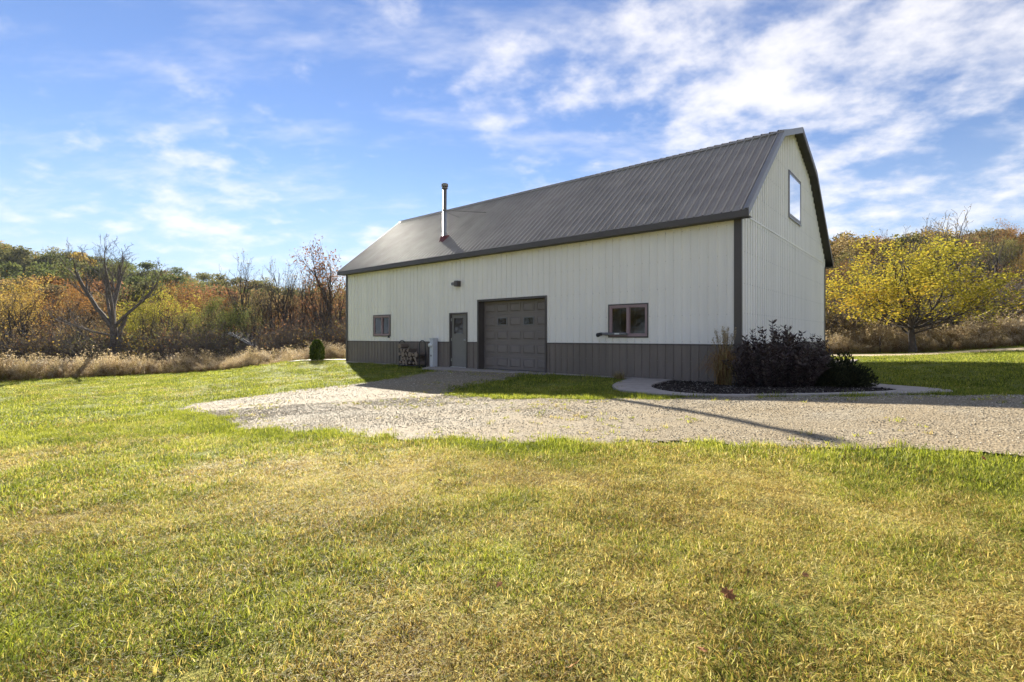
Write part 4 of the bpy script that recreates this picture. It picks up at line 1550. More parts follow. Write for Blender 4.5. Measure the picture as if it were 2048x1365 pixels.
LEAF = {
    'gold': leafmat('leaf_gold', [(0, (.13, .085, .02)), (.4, (.29, .195, .04)), (.7, (.40, .28, .06)), (1, (.48, .37, .11))]),
    'yellowgreen': leafmat('leaf_yellow_green', [(0, (.09, .095, .018)), (.45, (.22, .215, .034)), (.75, (.36, .32, .045)), (1, (.48, .40, .07))]),
    'orange': leafmat('leaf_orange', [(0, (.11, .05, .02)), (.4, (.22, .11, .036)), (.75, (.32, .17, .05)), (1, (.40, .25, .09))]),
    'rust': leafmat('leaf_rust', [(0, (.08, .042, .026)), (.45, (.175, .085, .045)), (.8, (.27, .14, .065)), (1, (.34, .2, .1))]),
    'olive': leafmat('leaf_olive', [(0, (.045, .05, .02)), (.45, (.115, .115, .042)), (.8, (.19, .175, .06)), (1, (.28, .24, .09))]),
    'green': leafmat('leaf_green', [(0, (.04, .052, .018)), (.5, (.10, .12, .036)), (1, (.2, .215, .06))]),
    'brown': leafmat('leaf_brown', [(0, (.075, .05, .025)), (.5, (.19, .135, .058)), (1, (.33, .25, .11))]),
    'maple': leafmat('leaf_maple', [(0, (.17, .095, .018)), (.22, (.38, .215, .028)), (.45, (.42, .32, .04)), (.7, (.35, .31, .04)), (1, (.21, .22, .03))], objvar=0),
    'purple': leafmat('leaf_purple', [(0, (.024, .015, .016)), (.6, (.058, .034, .03)), (1, (.12, .085, .06))], trans=.15, rough=.45, spec=.35, objvar=0),
    'juniper': leafmat('leaf_juniper', [(0, (.016, .018, .010)), (.6, (.036, .04, .018)), (1, (.08, .075, .03))], trans=.15, objvar=0),
    'cedar': leafmat('leaf_cedar', [(0, (.02, .034, .008)), (.6, (.065, .10, .016)), (1, (.17, .21, .03))], trans=.4, objvar=0),
    'sage': leafmat('leaf_sage', [(0, (.06, .07, .03)), (.6, (.15, .17, .07)), (1, (.30, .30, .13))], objvar=0),
}

F_PX, H_PX, CAMZ = 1011.86, 673.56, 1.161


def spot(px, depth):
    """ground point at that bearing and distance"""
    x = (px - 1024) / F_PX * depth
    return x, depth, float(tz(x, depth))


def height_to(py, depth, z):
    return CAMZ + (H_PX - py) / F_PX * depth - z


def mesh_top(me_):
    v = np.empty(len(me_.vertices) * 3, np.float32)
    me_.vertices.foreach_get('co', v)
    return float(np.percentile(v[2::3], 99.3))


def put_tree(name, meshes, mats, label, loc, h, base_h, rz, group, wide=1.0):
    o = thing(name, label, 'tree', loc, rz, group)
    for nm, me_, mt in zip(('trunk', 'crown'), meshes, mats):
        if me_ is None:
            continue
        c = link(nm, me_, o)
        if mt is not None:
            c.material_slots[0].link = 'OBJECT'
            c.material_slots[0].material = mt
    k = h / mesh_top(meshes[0] if base_h is None else meshes[1])
    o.scale = (k * wide, k * wide, k)
    return o


# crowns to be shared
POOL = {}
for i in range(4):
    POOL['mid%d' % i] = crown_tree('mid', 9, 100 + i, M['barkd'], LEAF['gold'], 9500, .155, spread=.5 + .1 * i, r0=.19)
for i in range(3):
    POOL['thin%d' % i] = crown_tree('thin', 9, 140 + i, M['barkd'], LEAF['rust'], 2800, .15, spread=.5, r0=.17)
for i in range(5):
    POOL['far%d' % i] = puff_tree(11, 200 + i, M['barkd'], LEAF['olive'], 3000, .46, wide=.36 + .03 * i)

# ------------------------------------------------------------------ the maple on the right lawn
mx_, my_, mz_ = spot(1826, 29.9)
mrng = np.random.default_rng(12)
mw, mt2 = Wood(), []
mc = cfg(kids=(9, 6, 5, 4), max=3, segs=(4, 6, 5, 4, 3), up=(.0, .05, .03, .0, 0), ang=((.5, 1.05), (.35, .75), (.4, .95), (.4, 1.1)), rad=(.5, .6, .6, .6), rmin=.006)
mc['from'] = (.5, .2, .2, .2)
mc['len'] = ((1.35, 1.75), (.5, .72), (.5, .72), (.5, .7))
grow(mw, mt2, np.array([0, 0, -.15]), np.array([.01, 0, 1.0]), 2.3, .15, 0, mrng, mc)
for k in range(6):
    an = k * 1.05 + .4
    grow(mw, mt2, np.array([.03 * math.cos(an), .03 * math.sin(an), 1.7]), unit(np.array([.5 * math.cos(an), .5 * math.sin(an), 1])), 4.0, .06, 1, mrng, mc)
for k in range(6):
    an = k * 1.05 + .9
    grow(mw, mt2, np.array([.05 * math.cos(an), .05 * math.sin(an), 1.5]), unit(np.array([math.cos(an), math.sin(an), .38])), 3.1, .04, 1, mrng, mc)
T = np.array([t[0] for t in mt2])
nl = 27000
k = mrng.integers(0, len(T), nl)
C = T[k] + mrng.normal(0, 1, (nl, 3)) * .17
low = .9 - .3 * np.clip(-C[:, 0] / 3, -1, 1) + 1.0 * np.exp(-(C[:, 0] / 1.1) ** 2)
C = C[(C[:, 2] > low) & (fbm(C[:, 0] + 31, C[:, 2] + C[:, 1] + 9, 1.1, 8) > .41)]
# leaves are oranger on one side of the crown, greener on the other
tt = .66 + .09 * C[:, 0] / 3 + .05 * (C[:, 2] - 4) / 2 * 0 + .22 * (fbm(C[:, 0] + 20, C[:, 2] + 7, .55, 3) - .5)
tt -= .24 * np.exp(-((C[:, 0] + 3.0) ** 2 / 3.2 + (C[:, 2] - 3.2) ** 2 / 1.6))
maple_m = (mw.mesh('trunk', M['barkd']), leaves('crown', C, .098, mrng, LEAF['maple'], .35, tt, .8))
top = float(np.percentile(C[:, 2], 99.7))
wid = float(np.percentile(np.abs(C[:, 0]), 98))
mo = thing('maple_tree', 'spreading yellow maple with short trunk on the right lawn', 'tree', (mx_, my_, mz_), 0)
for nm, me_ in zip(('trunk', 'crown'), maple_m):
    link(nm, me_, mo)
mo.scale = (4.75 / wid, 4.75 / wid, 6.75 / top)

# ------------------------------------------------------------------ big dead tree on the left
dx_, dy_, dz_ = spot(226, 37)
dr = np.random.default_rng(3)
dw, dt_ = Wood(), []
dc = cfg(kids=(5, 4, 3, 3), max=4, rmin=.009, segs=(8, 6, 5, 4, 3), wob=(.06, .1, .13, .16, .2), up=(.05, .14, .12, .08, .05), ang=((.3, .7), (.3, .7), (.3, .75), (.3, .8)), rad=(.55, .6, .65, .7))
dc['from'] = (.35, .25, .2, .2)
dc['len'] = ((.38, .55), (.5, .68), (.5, .7), (.5, .7))
zf = height_to(632, 37, dz_)
trunkP = [np.array([0, 0, -.3]), np.array([-.05, 0, zf * .35]), np.array([.05, .1, zf * .7]), np.array([.0, 0, zf])]
dw.limb(trunkP, [.36, .29, .26, .23], 10)
dw.limb([np.array([.25, 0, -.2]), np.array([.3, .1, zf * .5]), np.array([.45, .1, zf * .9]), np.array([.9, .1, zf * 1.18])], [.2, .17, .15, .11], 8)
for d_, L_, r_ in (((-.55, .1, .75), 5.4, .17), ((-.02, .2, 1), 5.8, .18), ((.62, -.1, .7), 5.0, .13), ((-.95, -.2, .22), 3.6, .08), ((.16, -.3, .95), 5.4, .12), ((-.3, .3, .9), 5.0, .11)):
    grow(dw, dt_, trunkP[-1] + np.array([d_[0] * .12, 0, -.25 if abs(d_[0]) < .9 else -.9]), unit(np.array(d_)), L_ * 1.0, r_, 0, dr, dc)
for k in range(10):
    an = dr.random() * 6.28
    grow(dw, dt_, trunkP[1] * (.6 + .1 * k), unit(np.array([math.cos(an), math.sin(an), .1])), 2.6, .045, 2, dr, dc)
Vd = np.concatenate(dw.V)
topd = float(Vd[:, 2].max())
do_ = thing('dead_tree', 'large bare dead tree with forked trunk standing in the left thicket', 'tree', (dx_, dy_, dz_))
link('trunk', dw.mesh('trunk', M['bark']), do_)
kd = height_to(466, 37, dz_) / topd
do_.scale = (kd * 1.2, kd * 1.2, kd)

# ------------------------------------------------------------------ tall bare trees, some with a few leaves left
BT = [bare_tree(10, 300 + i, M['barkd'], r0=.26, spread=.25 + .15 * i) for i in range(3)]
few = []
for me_, tips, rg in BT:
    T = np.array([t[0] for t in tips])
    kk = rg.integers(0, len(T), 260)
    few.append(leaves('crown', T[kk] + rg.normal(0, .12, (260, 3)), .2, rg, LEAF['brown'], .4))
oakm = bare_tree(10, 320, M['barkd'], r0=.24, spread=.8)
T = np.array([t[0] for t in oakm[1]])
kk = oakm[2].integers(0, len(T), 1500)
oak_l = leaves('crown', T[kk] + oakm[2].normal(0, .25, (1500, 3)), .24, oakm[2], LEAF['rust'], .4)
bare_list = [
    (494, 508, 47, 0, 'tall slim bare tree left of the barn with a few leaves at its top', .8),
    (468, 585, 45, 2, 'short crooked bare tree in front of the small grey shed', 1.0),
    (560, 521, 49, 1, 'leaning bare tree with thin fork between shed and barn', .8),
    (606, 545, 52, 2, 'thin bare tree close to the leafy oak by the barn', .8),
    (520, 560, 58, 1, 'slim bare tree behind the tall one left of the barn', .8),
    (536, 560, 53, 0, 'slim bare tree just left of the leaning bare tree', .7),
    (588, 556, 46, 0, 'slim bare tree just right of the leaning bare tree', .7),
    (632, 540, 48, 1, 'bare tree left of the sparse oak', .8),
    (648, 575, 41, 2, 'low bare tree in front of the sparse oak', .9),
    (424, 600, 41, 0, 'slim bare sapling left of the small shed', .7),
    (510, 600, 42, 2, 'crooked bare sapling right of the small shed', .8),
    (300, 612, 38, 0, 'slim bare sapling right of the dead tree', .8),
    (360, 618, 40, 1, 'slim bare sapling under the yellow green tree', .8),
    (1838, 440, 44, 0, 'bare twiggy tree rising right behind the maple crown', .8),
    (1906, 424, 46, 1, 'tallest bare tree behind the maple', .9),
    (1986, 452, 48, 2, 'bare tree at the right edge behind the maple', .8),
    (1770, 462, 48, 2, 'thin bare tree behind the left side of the maple crown', .7),
    (148, 600, 40, 2, 'low bare tree among brush left of the dead tree', 1.2),
    (60, 590, 39, 1, 'low bare tree at the far left edge of the brush', 1.2),
]
rb = np.random.default_rng(77)
for px, py, dep, kind, lab, wide in bare_list:
    x, y, z = spot(px, dep)
    put_tree('bare_tree', (BT[kind][0], few[kind]), (None, None), lab, (x, y, z), height_to(py, dep, z), None, float(rb.random() * 6.28), 'bare trees', wide)
x, y, z = spot(668, 44)
put_tree('oak_tree', (oakm[0], oak_l), (None, None), 'sparse oak with last rust brown leaves behind the barn end', (x, y, z), height_to(494, 44, z), None, 2.2, None, 1.0)

# ------------------------------------------------------------------ coloured trees left of the barn
mid = [  # px, top y, depth, shape, colour, label, width
    (18, 548, 41, 'mid0', 'gold', 'golden brown tree at the left edge of the picture', 1.15),
    (96, 566, 52, 'thin1', 'orange', 'orange tree behind the left edge golden tree', 1.1),
    (150, 556, 66, 'mid2', 'orange', 'orange tree behind the branches of the dead tree on its left', 1.1),
    (255, 575, 60, 'thin2', 'rust', 'rust tree right behind the dead tree trunk', 1.1),
    (108, 606, 43, 'thin0', 'brown', 'brown bushy tree between the left edge and dead tree', 1.2),
    (186, 622, 46, 'thin0', 'brown', 'thin brown tree beside the dead tree trunk', 1.2),
    (325, 572, 47, 'mid2', 'yellowgreen', 'tall bright yellow green tree right of the dead tree', 1.0),
    (283, 604, 43, 'mid0', 'yellowgreen', 'smaller yellow green tree next to the dead tree', .95),
    (375, 562, 72, 'mid1', 'orange', 'orange crown rising behind the yellow green tree', 1.2),
    (402, 604, 46, 'mid3', 'olive', 'olive tree between yellow green tree and small shed', 1.0),
    (446, 592, 41, 'mid1', 'green', 'green leafy tree standing in front of the small shed', .95),
    (440, 572, 76, 'thin2', 'rust', 'rust crown far behind the small shed', 1.2),
    (505, 590, 60, 'mid0', 'olive', 'olive tree behind the tall slim bare tree', .9),
    (540, 606, 56, 'thin1', 'orange', 'sparse orange tree left of the leaning bare tree', 1.2),
    (585, 600, 58, 'thin2', 'rust', 'sparse rust tree right of the leaning bare tree', 1.2),
    (628, 590, 50, 'thin0', 'rust', 'sparse rust tree above the little evergreen', 1.2),
    (655, 570, 56, 'thin1', 'rust', 'dense rust tree behind the oak at the barn end', 1.1),
    (690, 560, 60, 'mid1', 'brown', 'brown tree half hidden behind the barn end', 1.1),
    (730, 570, 62, 'mid2', 'rust', 'rust tree mostly hidden behind the barn', 1.1),
    (700, 640, 42, 'thin1', 'brown', 'low brown tree right beside the barn end', 1.3),
    (-30, 570, 46, 'mid3', 'brown', 'brown tree just outside the left edge', 1.1),
    (-90, 556, 50, 'mid1', 'gold', 'golden tree beyond the left edge', 1.1),
]
for px, py, dep, sh, colr, lab, wide in mid:
    x, y, z = spot(px, dep)
    put_tree(colr + '_tree' if colr not in ('yellowgreen', 'gold') else {'yellowgreen': 'yellow_green_tree', 'gold': 'golden_tree'}[colr], POOL[sh], (None, LEAF[colr]), lab, (x, y, z), height_to(py, dep, z), 8.6, float(rb.random() * 6.28), 'autumn trees left of the barn', wide)
right = [
    (1668, 520, 46, 'mid1', 'rust', 'rust tree seen just past the barn gable corner', 1.0),
    (1690, 500, 50, 'mid2', 'olive', 'olive tree between barn gable and maple', .9),
    (1700, 600, 40, 'thin1', 'brown', 'low brown tree between the gable and the maple crown', 1.3),
    (1740, 505, 54, 'thin0', 'rust', 'thin rust tree behind the left part of the maple', 1.0),
    (1800, 492, 58, 'mid3', 'brown', 'brown tree behind the middle of the maple', 1.1),
    (1880, 480, 60, 'thin1', 'brown', 'thin brown tree up the slope behind the maple', 1.1),
    (1955, 474, 52, 'mid2', 'olive', 'dull olive tree right of the maple crown', 1.1),
    (1995, 462, 58, 'mid3', 'olive', 'olive tree on the slope at the right edge', 1.1),
    (2040, 442, 62, 'mid0', 'orange', 'orange tree high on the slope at the right edge', 1.1),
    (2070, 500, 46, 'mid2', 'gold', 'golden tree cut by the right edge', 1.1),
    (1960, 540, 42, 'thin0', 'brown', 'brown leafed tree low on the slope right of the maple', 1.3),
    (2020, 530, 43, 'thin2', 'rust', 'rust leafed tree low on the slope at the right edge', 1.3),
    (2110, 470, 52, 'mid1', 'rust', 'rust tree beyond the right edge', 1.1),
    (1845, 640, 33.5, 'thin1', 'orange', 'small orange sapling right behind the maple trunk', 1.5),
]
for px, py, dep, sh, colr, lab, wide in right:
    x, y, z = spot(px, dep)
    put_tree(colr + '_tree' if colr not in ('yellowgreen', 'gold') else {'yellowgreen': 'yellow_green_tree', 'gold': 'golden_tree'}[colr], POOL[sh], (None, LEAF[colr]), lab, (x, y, z), height_to(py, dep, z), 8.6, float(rb.random() * 6.28), 'autumn trees on the right slope', wide)

# the wood goes on past the left edge of the view
ro = np.random.default_rng(88)
for i in range(14):
    x, y = -36 - 16 * float(ro.random()), -22 + 46 * (i + float(ro.random())) / 14
    colr = ['brown', 'olive', 'gold', 'rust'][i % 4]
    put_tree('woodland_tree', POOL['mid%d' % (i % 4)], (None, LEAF[colr]), '%s leaved tree of the wood past the left edge of the view' % {'gold': 'golden', 'brown': 'brown', 'olive': 'olive', 'rust': 'rust'}[colr], (x, y, float(tz(x, y))), float(ro.uniform(7, 10)), 8.6, float(ro.random() * 6.28), 'wood past the left edge', 1.15)

# ------------------------------------------------------------------ hillside woods
hr_ = np.random.default_rng(55)
kinds = ['olive', 'olive', 'green', 'green', 'olive', 'green', 'brown', 'olive', 'olive', 'gold']
LAB = {'olive': 'round olive green tree on the far hillside', 'green': 'dark green tree on the far hillside', 'gold': 'dull golden tree on the far hillside', 'brown': 'brown tree on the far hillside',
       'rust': 'rust coloured tree on the far hillside', 'orange': 'orange tree on the far hillside'}
pts = []
tries = 0
while len(pts) < 150 and tries < 9000:
    tries += 1
    y = hr_.uniform(78, 165)
    px = hr_.uniform(-140, 760)
    x = (px - 1024) / F_PX * y
    if all((x - a) ** 2 + (y - b) ** 2 > 5.2 ** 2 for a, b in pts):
        pts.append((x, y))
for x, y in sorted(pts, key=lambda p: p[1]):
    kd_ = kinds[int(hr_.integers(0, len(kinds)))] if y > 95 else ['rust', 'orange', 'brown', 'olive', 'rust', 'brown'][int(hr_.integers(0, 6))]
    band = 'on the crest of the far hill' if y > 140 else 'high on the far hill' if y > 120 else 'midway up the far hill' if y > 98 else 'at the foot of the far hill'
    side = 'left of the dead tree' if (x / y * F_PX + 1024) < 290 else 'right of the dead tree'
    put_tree('hillside_tree', POOL['far%d' % int(hr_.integers(0, 5))], (None, LEAF[kd_]), '%s tree %s, %s' % ({'olive': 'olive green', 'green': 'dark green', 'gold': 'dull golden', 'brown': 'brown', 'rust': 'rust', 'orange': 'orange'}[kd_], band, side), (x, y, float(tz(x, y)) - .2), float(hr_.uniform(8.2, 12.2)), 11, float(hr_.random() * 6.28), 'trees on the far left hillside', float(hr_.uniform(.95, 1.25)))
LAB2 = {k_: v.replace('on the far hillside', 'high on the slope right of the barn') for k_, v in LAB.items()}
pts = []
tries = 0
while len(pts) < 45 and tries < 6000:
    tries += 1
    y = hr_.uniform(62, 100)
    px = hr_.uniform(1600, 2190)
    x = (px - 1024) / F_PX * y
    if all((x - a) ** 2 + (y - b) ** 2 > 4.6 ** 2 for a, b in pts):
        pts.append((x, y))
for x, y in pts:
    kd_ = ['gold', 'rust', 'olive', 'brown', 'brown', 'olive'][int(hr_.integers(0, 6))]
    put_tree('slope_tree', POOL['far%d' % int(hr_.integers(0, 5))], (None, LEAF[kd_]), LAB2[kd_], (x, y, float(tz(x, y)) - .2), float(hr_.uniform(5.5, 7.8)), 11, float(hr_.random() * 6.28), 'trees high on the right slope', 1.2)

# ------------------------------------------------------------------ thicket under the trees, meadow plants in front of it
def thicket_mesh(seed, leafm, nleaf):
    rng = np.random.default_rng(seed)
    w, tips = Wood(), []
    c = cfg(kids=(4, 4, 3), max=2, segs=(4, 4, 3), wob=(.16, .2, .25), up=(.06, .04, .02), sides=(4, 3, 3), ang=((.3, .8), (.3, .9), (.3, 1)), rad=(.6, .6, .6))
    c['from'] = (.2, .15, .1)
    for k in range(9):
        a = rng.random() * 6.28
        grow(w, tips, np.array([rng.normal(0, .35), rng.normal(0, .35), -.1]), unit(np.array([.45 * math.cos(a), .45 * math.sin(a), 1])), rng.uniform(1.4, 2.7), .022, 0, rng, c)
    wm = w.mesh('twigs', M['bark'])
    T = np.array([t[0] for t in tips])
    k = rng.integers(0, len(T), nleaf)
    lm = leaves('leaves', T[k] + rng.normal(0, .15, (nleaf, 3)), .13, rng, leafm, .4)
    # one source mesh with two materials
    v1 = np.empty(len(wm.vertices) * 3, np.float32)
    wm.vertices.foreach_get('co', v1)
    v2 = np.empty(len(lm.vertices) * 3, np.float32)
    lm.vertices.foreach_get('co', v2)
    q1 = np.empty(len(wm.loops), np.int32)
    wm.loops.foreach_get('vertex_index', q1)
    q2 = np.empty(len(lm.loops), np.int32)
    lm.loops.foreach_get('vertex_index', q2)
    n1 = len(wm.vertices)
    t2 = np.empty(len(lm.vertices), np.float32)
    lm.attributes['tint'].data.foreach_get('value', t2)
    me_ = mesh_np('thicket', np.r_[v1, v2].reshape(-1, 3), np.r_[q1, q2 + n1].reshape(-1, 4), tint=np.r_[np.zeros(n1), t2])
    me_.materials.append(M['bark'])
    me_.materials.append(leafm)
    mi = np.r_[np.zeros(len(q1) // 4), np.ones(len(q2) // 4)].astype(np.int32)
    me_.polygons.foreach_set('material_index', mi)
    return me_


TH = [thicket_mesh(400, LEAF['brown'], 260), thicket_mesh(401, LEAF['rust'], 160), thicket_mesh(402, LEAF['olive'], 280), thicket_mesh(403, LEAF['gold'], 260), thicket_mesh(404, LEAF['brown'], 60)]
tr_ = np.random.default_rng(60)
shed_gap = lambda px, yy: (px > 440) & (px < 535) & (yy < 52)
n_ = 1150
px = tr_.uniform(-120, 740, n_)
yy = 36 + 36 * tr_.random(n_) ** 1.3
xx = (px - 1024) / F_PX * yy
ok = (yy > np.interp(xx, [p[0] for p in BRUSHL], [p[1] for p in BRUSHL]) + 1.5) & (xx < -6) & ~shed_gap(px, yy) & ~((np.abs(px - 226) < 40) & (yy < 39))
xa, ya = xx[ok], yy[ok]
n2 = 480
px = tr_.uniform(1600, 2200, n2)
yy = 34 + 26 * tr_.random(n2) ** 1.3
xx = (px - 1024) / F_PX * yy
ok = (yy > np.interp(xx, [p[0] for p in BRUSHR], [p[1] for p in BRUSHR]) + 1.2)
xb, yb = xx[ok], yy[ok]
for lb, x, y, mult in (('grey brown thicket under the trees left of the barn', xa, ya, 1.0), ('grey brown thicket on the slope right of the barn', xb, yb, 1.05)):
    n_ = len(x)
    tag(scatter('thicket', TH, np.c_[x, y, tz(x, y)], np.c_[np.zeros((n_, 2)), tr_.random(n_) * 6.28], mult * tr_.uniform(.6, 1.15, n_) * (1 + .4 * sstep(40, 60, y)), tr_.choice(5, n_, p=(.3, .12, .1, .08, .4))), lb)


def meadow_mesh(seed, stemm, headm, hmin, hmax, heads):
    rng = np.random.default_rng(seed)
    V, Q, T_, mi = [], [], [], []
    n = 0
    for k in range(16):
        h = rng.uniform(hmin, hmax)
        a = rng.random() * 6.28
        b = np.array([rng.normal(0, .16), rng.normal(0, .16), -.03])
        lean = np.array([math.cos(a), math.sin(a), 0]) * rng.uniform(.02, .3)
        P = [b, b + lean * .3 * h + np.array([0, 0, h * .55]), b + lean * h + np.array([0, 0, h])]
        sd = np.array([-math.sin(a + 1), math.cos(a + 1), 0]) * .008
        V += [P[0] - sd, P[0] + sd, P[1] + sd * .8, P[1] - sd * .8, P[2] + sd * .4, P[2] - sd * .4]
        Q += [(n, n + 1, n + 2, n + 3), (n + 3, n + 2, n + 4, n + 5)]
        T_ += [rng.random()] * 6
        mi += [0, 0]
        n += 6
        for j in range(int(rng.integers(7, 12))):          # dry leaves on the stalk
            f = rng.uniform(.08, .8)
            c = P[0] + (P[2] - P[0]) * f
            an = rng.random() * 6.28
            l_ = np.array([math.cos(an), math.sin(an), rng.uniform(-.5, .6)]) * rng.uniform(.07, .17)
            s_ = np.array([-math.sin(an), math.cos(an), 0]) * .015
            V += [c, c + l_ * .5 + s_, c + l_, c + l_ * .5 - s_]
            Q.append((n, n + 1, n + 2, n + 3))
            T_ += [rng.random()] * 4
            mi.append(0)
            n += 4
        for j in range(heads):                               # fluffy seed head
            c = P[2] + np.array([rng.normal(0, .045), rng.normal(0, .045), rng.uniform(-.2, .06)])
            u_, w_ = unit(rng.normal(0, 1, 3)) * rng.uniform(.02, .045), unit(rng.normal(0, 1, 3)) * rng.uniform(.015, .03)
            V += [c - u_, c + w_, c + u_, c - w_]
            Q.append((n, n + 1, n + 2, n + 3))
            T_ += [rng.random()] * 4
            mi.append(1)
            n += 4
    me_ = mesh_np('meadow_plant', np.array(V), np.array(Q), tint=np.array(T_))
    me_.materials.append(stemm)
    me_.materials.append(headm)
    me_.polygons.foreach_set('material_index', np.array(mi, np.int32))
    return me_


LEAF['straw'] = leafmat('dry_straw', [(0, (.19, .13, .05)), (.5, (.31, .23, .09)), (1, (.46, .37, .16))], trans=.5)
LEAF['redstem'] = leafmat('red_brown_stalk', [(0, (.11, .06, .03)), (.5, (.25, .145, .07)), (1, (.39, .26, .13))], trans=.5)
LEAF['fluff'] = leafmat('seed_fluff', [(0, (.34, .28, .19)), (.5, (.42, .345, .235)), (1, (.62, .54, .42))], trans=.5)
LEAF['tanhead'] = leafmat('tan_seed_head', [(0, (.30, .21, .11)), (.5, (.47, .36, .20)), (1, (.62, .5, .3))], trans=.5)
MD = [meadow_mesh(500, LEAF['redstem'], LEAF['fluff'], .75, 1.35, 9), meadow_mesh(501, LEAF['straw'], LEAF['tanhead'], .8, 1.5, 8), meadow_mesh(502, LEAF['straw'], LEAF['fluff'], .6, 1.2, 8),
      meadow_mesh(503, LEAF['redstem'], LEAF['tanhead'], .6, 1.15, 6), meadow_mesh(504, LEAF['yellowgreen'], LEAF['tanhead'], .4, .9, 3)]


def meadow(name, line, depth_, n, seed, sc0, sc1):
    rng = np.random.default_rng(seed)
    lx, ly = [p[0] for p in line], [p[1] for p in line]
    x = rng.uniform(lx[0], lx[-1], n)
    off = depth_ * rng.random(n) ** 1.6
    y = np.interp(x, lx, ly) + off - .15 + .9 * (fbm(x, x * 0, .8, 5) - .5)
    s = rng.uniform(sc0, sc1, n) * (.45 + .55 * sstep(0, 1.6, off)) * (.45 + 1.05 * fbm(x, y, .55, 8))
    idx_ = rng.choice(5, n, p=(.14, .22, .10, .29, .25))
    return scatter(name, MD, np.c_[x, y, tz(x, y)], np.c_[rng.normal(0, .06, (n, 2)), rng.random(n) * 6.28], s, idx_)


tag(meadow('meadow', BRUSHL, 11, 3400, 71, .5, .98), 'dry weeds and seed heads along the left lawn edge')
tag(meadow('meadow', BRUSHR, 6, 2500, 72, .8, 1.3), 'dry weeds and seed heads behind the maple')

# ------------------------------------------------------------------ shed behind the trees
sx_, sy_, sz_ = spot(462, 45)
shed = thing('shed', 'small grey gabled shed with pale roof edge behind the left trees', 'shed', (sx_, sy_, sz_ - .1), .25)
hw_, ln_, eh, rh_ = 2.6, 5.0, height_to(702, 45, sz_) + .15, height_to(667, 45, sz_) + .1
g = G()
n0 = [(-hw_, 0, 0), (hw_, 0, 0), (hw_, 0, eh), (-hw_, 0, eh)]
g.box(-hw_, hw_, 0, ln_, 0, eh)
g.v += [(-hw_, .01, eh), (hw_, .01, eh), (0, .01, rh_)]
g.t.append((len(g.v) - 3, len(g.v) - 2, len(g.v) - 1))
g.obj('wall', M['shingle'], shed)
for sgn in (-1, 1):
    a = (sgn * (hw_ + .35), eh - (rh_ - eh) / hw_ * .35)
    g = G()
    g.frustum([(a[0], -.35, a[1]), (0, -.35, rh_), (0, ln_ + .3, rh_), (a[0], ln_ + .3, a[1])], [(a[0], -.35, a[1] + .12), (0, -.35, rh_ + .12), (0, ln_ + .3, rh_ + .12), (a[0], ln_ + .3, a[1] + .12)])
    g.obj('roof', M['shedroof'], shed)
    g = G()
    g.frustum([(a[0], -.40, a[1] - .12), (0, -.40, rh_ - .12), (0, -.351, rh_ - .12), (a[0], -.351, a[1] - .12)], [(a[0], -.40, a[1] + .14), (0, -.40, rh_ + .14), (0, -.351, rh_ + .14), (a[0], -.351, a[1] + .14)])
    g.obj('barge_board', M['white'], shed)

# ------------------------------------------------------------------ plants round the barn
def shoot_shrub(seed, nst, rad, hmin, hmax, leafm, lsize, per):
    rng = np.random.default_rng(seed)
    w = Wood()
    C, U, TT = [], [], []
    for k in range(nst):
        a, r_ = rng.random() * 6.28, rad * math.sqrt(rng.random())
        b = np.array([r_ * .62 * math.cos(a), r_ * .62 * math.sin(a), -.05])
        h = rng.uniform(hmin, hmax) * (1 - .62 * (r_ / rad) ** 2.2)
        e = np.array([r_ * 1.02 * math.cos(a), r_ * 1.02 * math.sin(a), h])
        m_ = (b + e) / 2 + np.array([0, 0, h * .12]) + rng.normal(0, .05, 3)
        w.limb([b, m_, e], [.011, .008, .004], 4)
        for j in range(per):
            f = .04 + .96 * (j + rng.random() * .5) / per
            p = (1 - f) ** 2 * b + 2 * f * (1 - f) * m_ + f * f * e if f < 1 else e
            ax = unit(e - m_)
            for sgn in (0, math.pi):
                ph = j * 1.57 + sgn + rng.normal(0, .3)
                o_ = unit(np.array([math.cos(ph), math.sin(ph), 0]))
                dv = unit(o_ + ax * .75)
                C.append(p + dv * lsize * .5)
                U.append(dv)
                TT.append(.3 + .4 * f)
    C, U = np.array(C), np.array(U)
    n = len(C)
    s = lsize * rng.uniform(.7, 1.25, n)
    b_ = np.cross(U, np.array([0, 0, 1.0]) + rng.normal(0, .5, (n, 3)))
    b_ /= np.linalg.norm(b_, axis=1)[:, None]
    nn = np.cross(U, b_)
    V = np.stack([C - U * (s * .5)[:, None], C + b_ * (s * .24)[:, None] + nn * (s * .1)[:, None], C + U * (s * .5)[:, None], C - b_ * (s * .24)[:, None] + nn * (s * .1)[:, None]], 1).reshape(-1, 3)
    t = np.clip(np.array(TT) + rng.normal(0, .2, n), 0, 1)
    return w.mesh('stems', M['barkd']), mesh_np('foliage', V, np.arange(n * 4).reshape(n, 4), tint=np.repeat(t, 4), mat=leafm)


def plant(name, label, cat, x, y, meshes, names=('stems', 'foliage'), scale=(1, 1, 1), rz=0, group=None):
    o = thing(name, label, cat, (x, y, float(tz(x, y)) + .02), rz, group)
    for nm, me_ in zip(names, meshes):
        link(nm, me_, o)
    o.scale = scale
    return o


plant('purple_shrub', 'tall dark purple leaved shrub at the near barn corner', 'shrub', 5.72, 10.95, shoot_shrub(601, 150, 1.02, .95, 1.5, LEAF['purple'], .105, 19))
plant('purple_shrub', 'lower dark purple shrub right of the tall one in the mulch bed', 'shrub', 6.75, 11.45, shoot_shrub(602, 80, .62, .55, 1.25, LEAF['purple'], .095, 17))


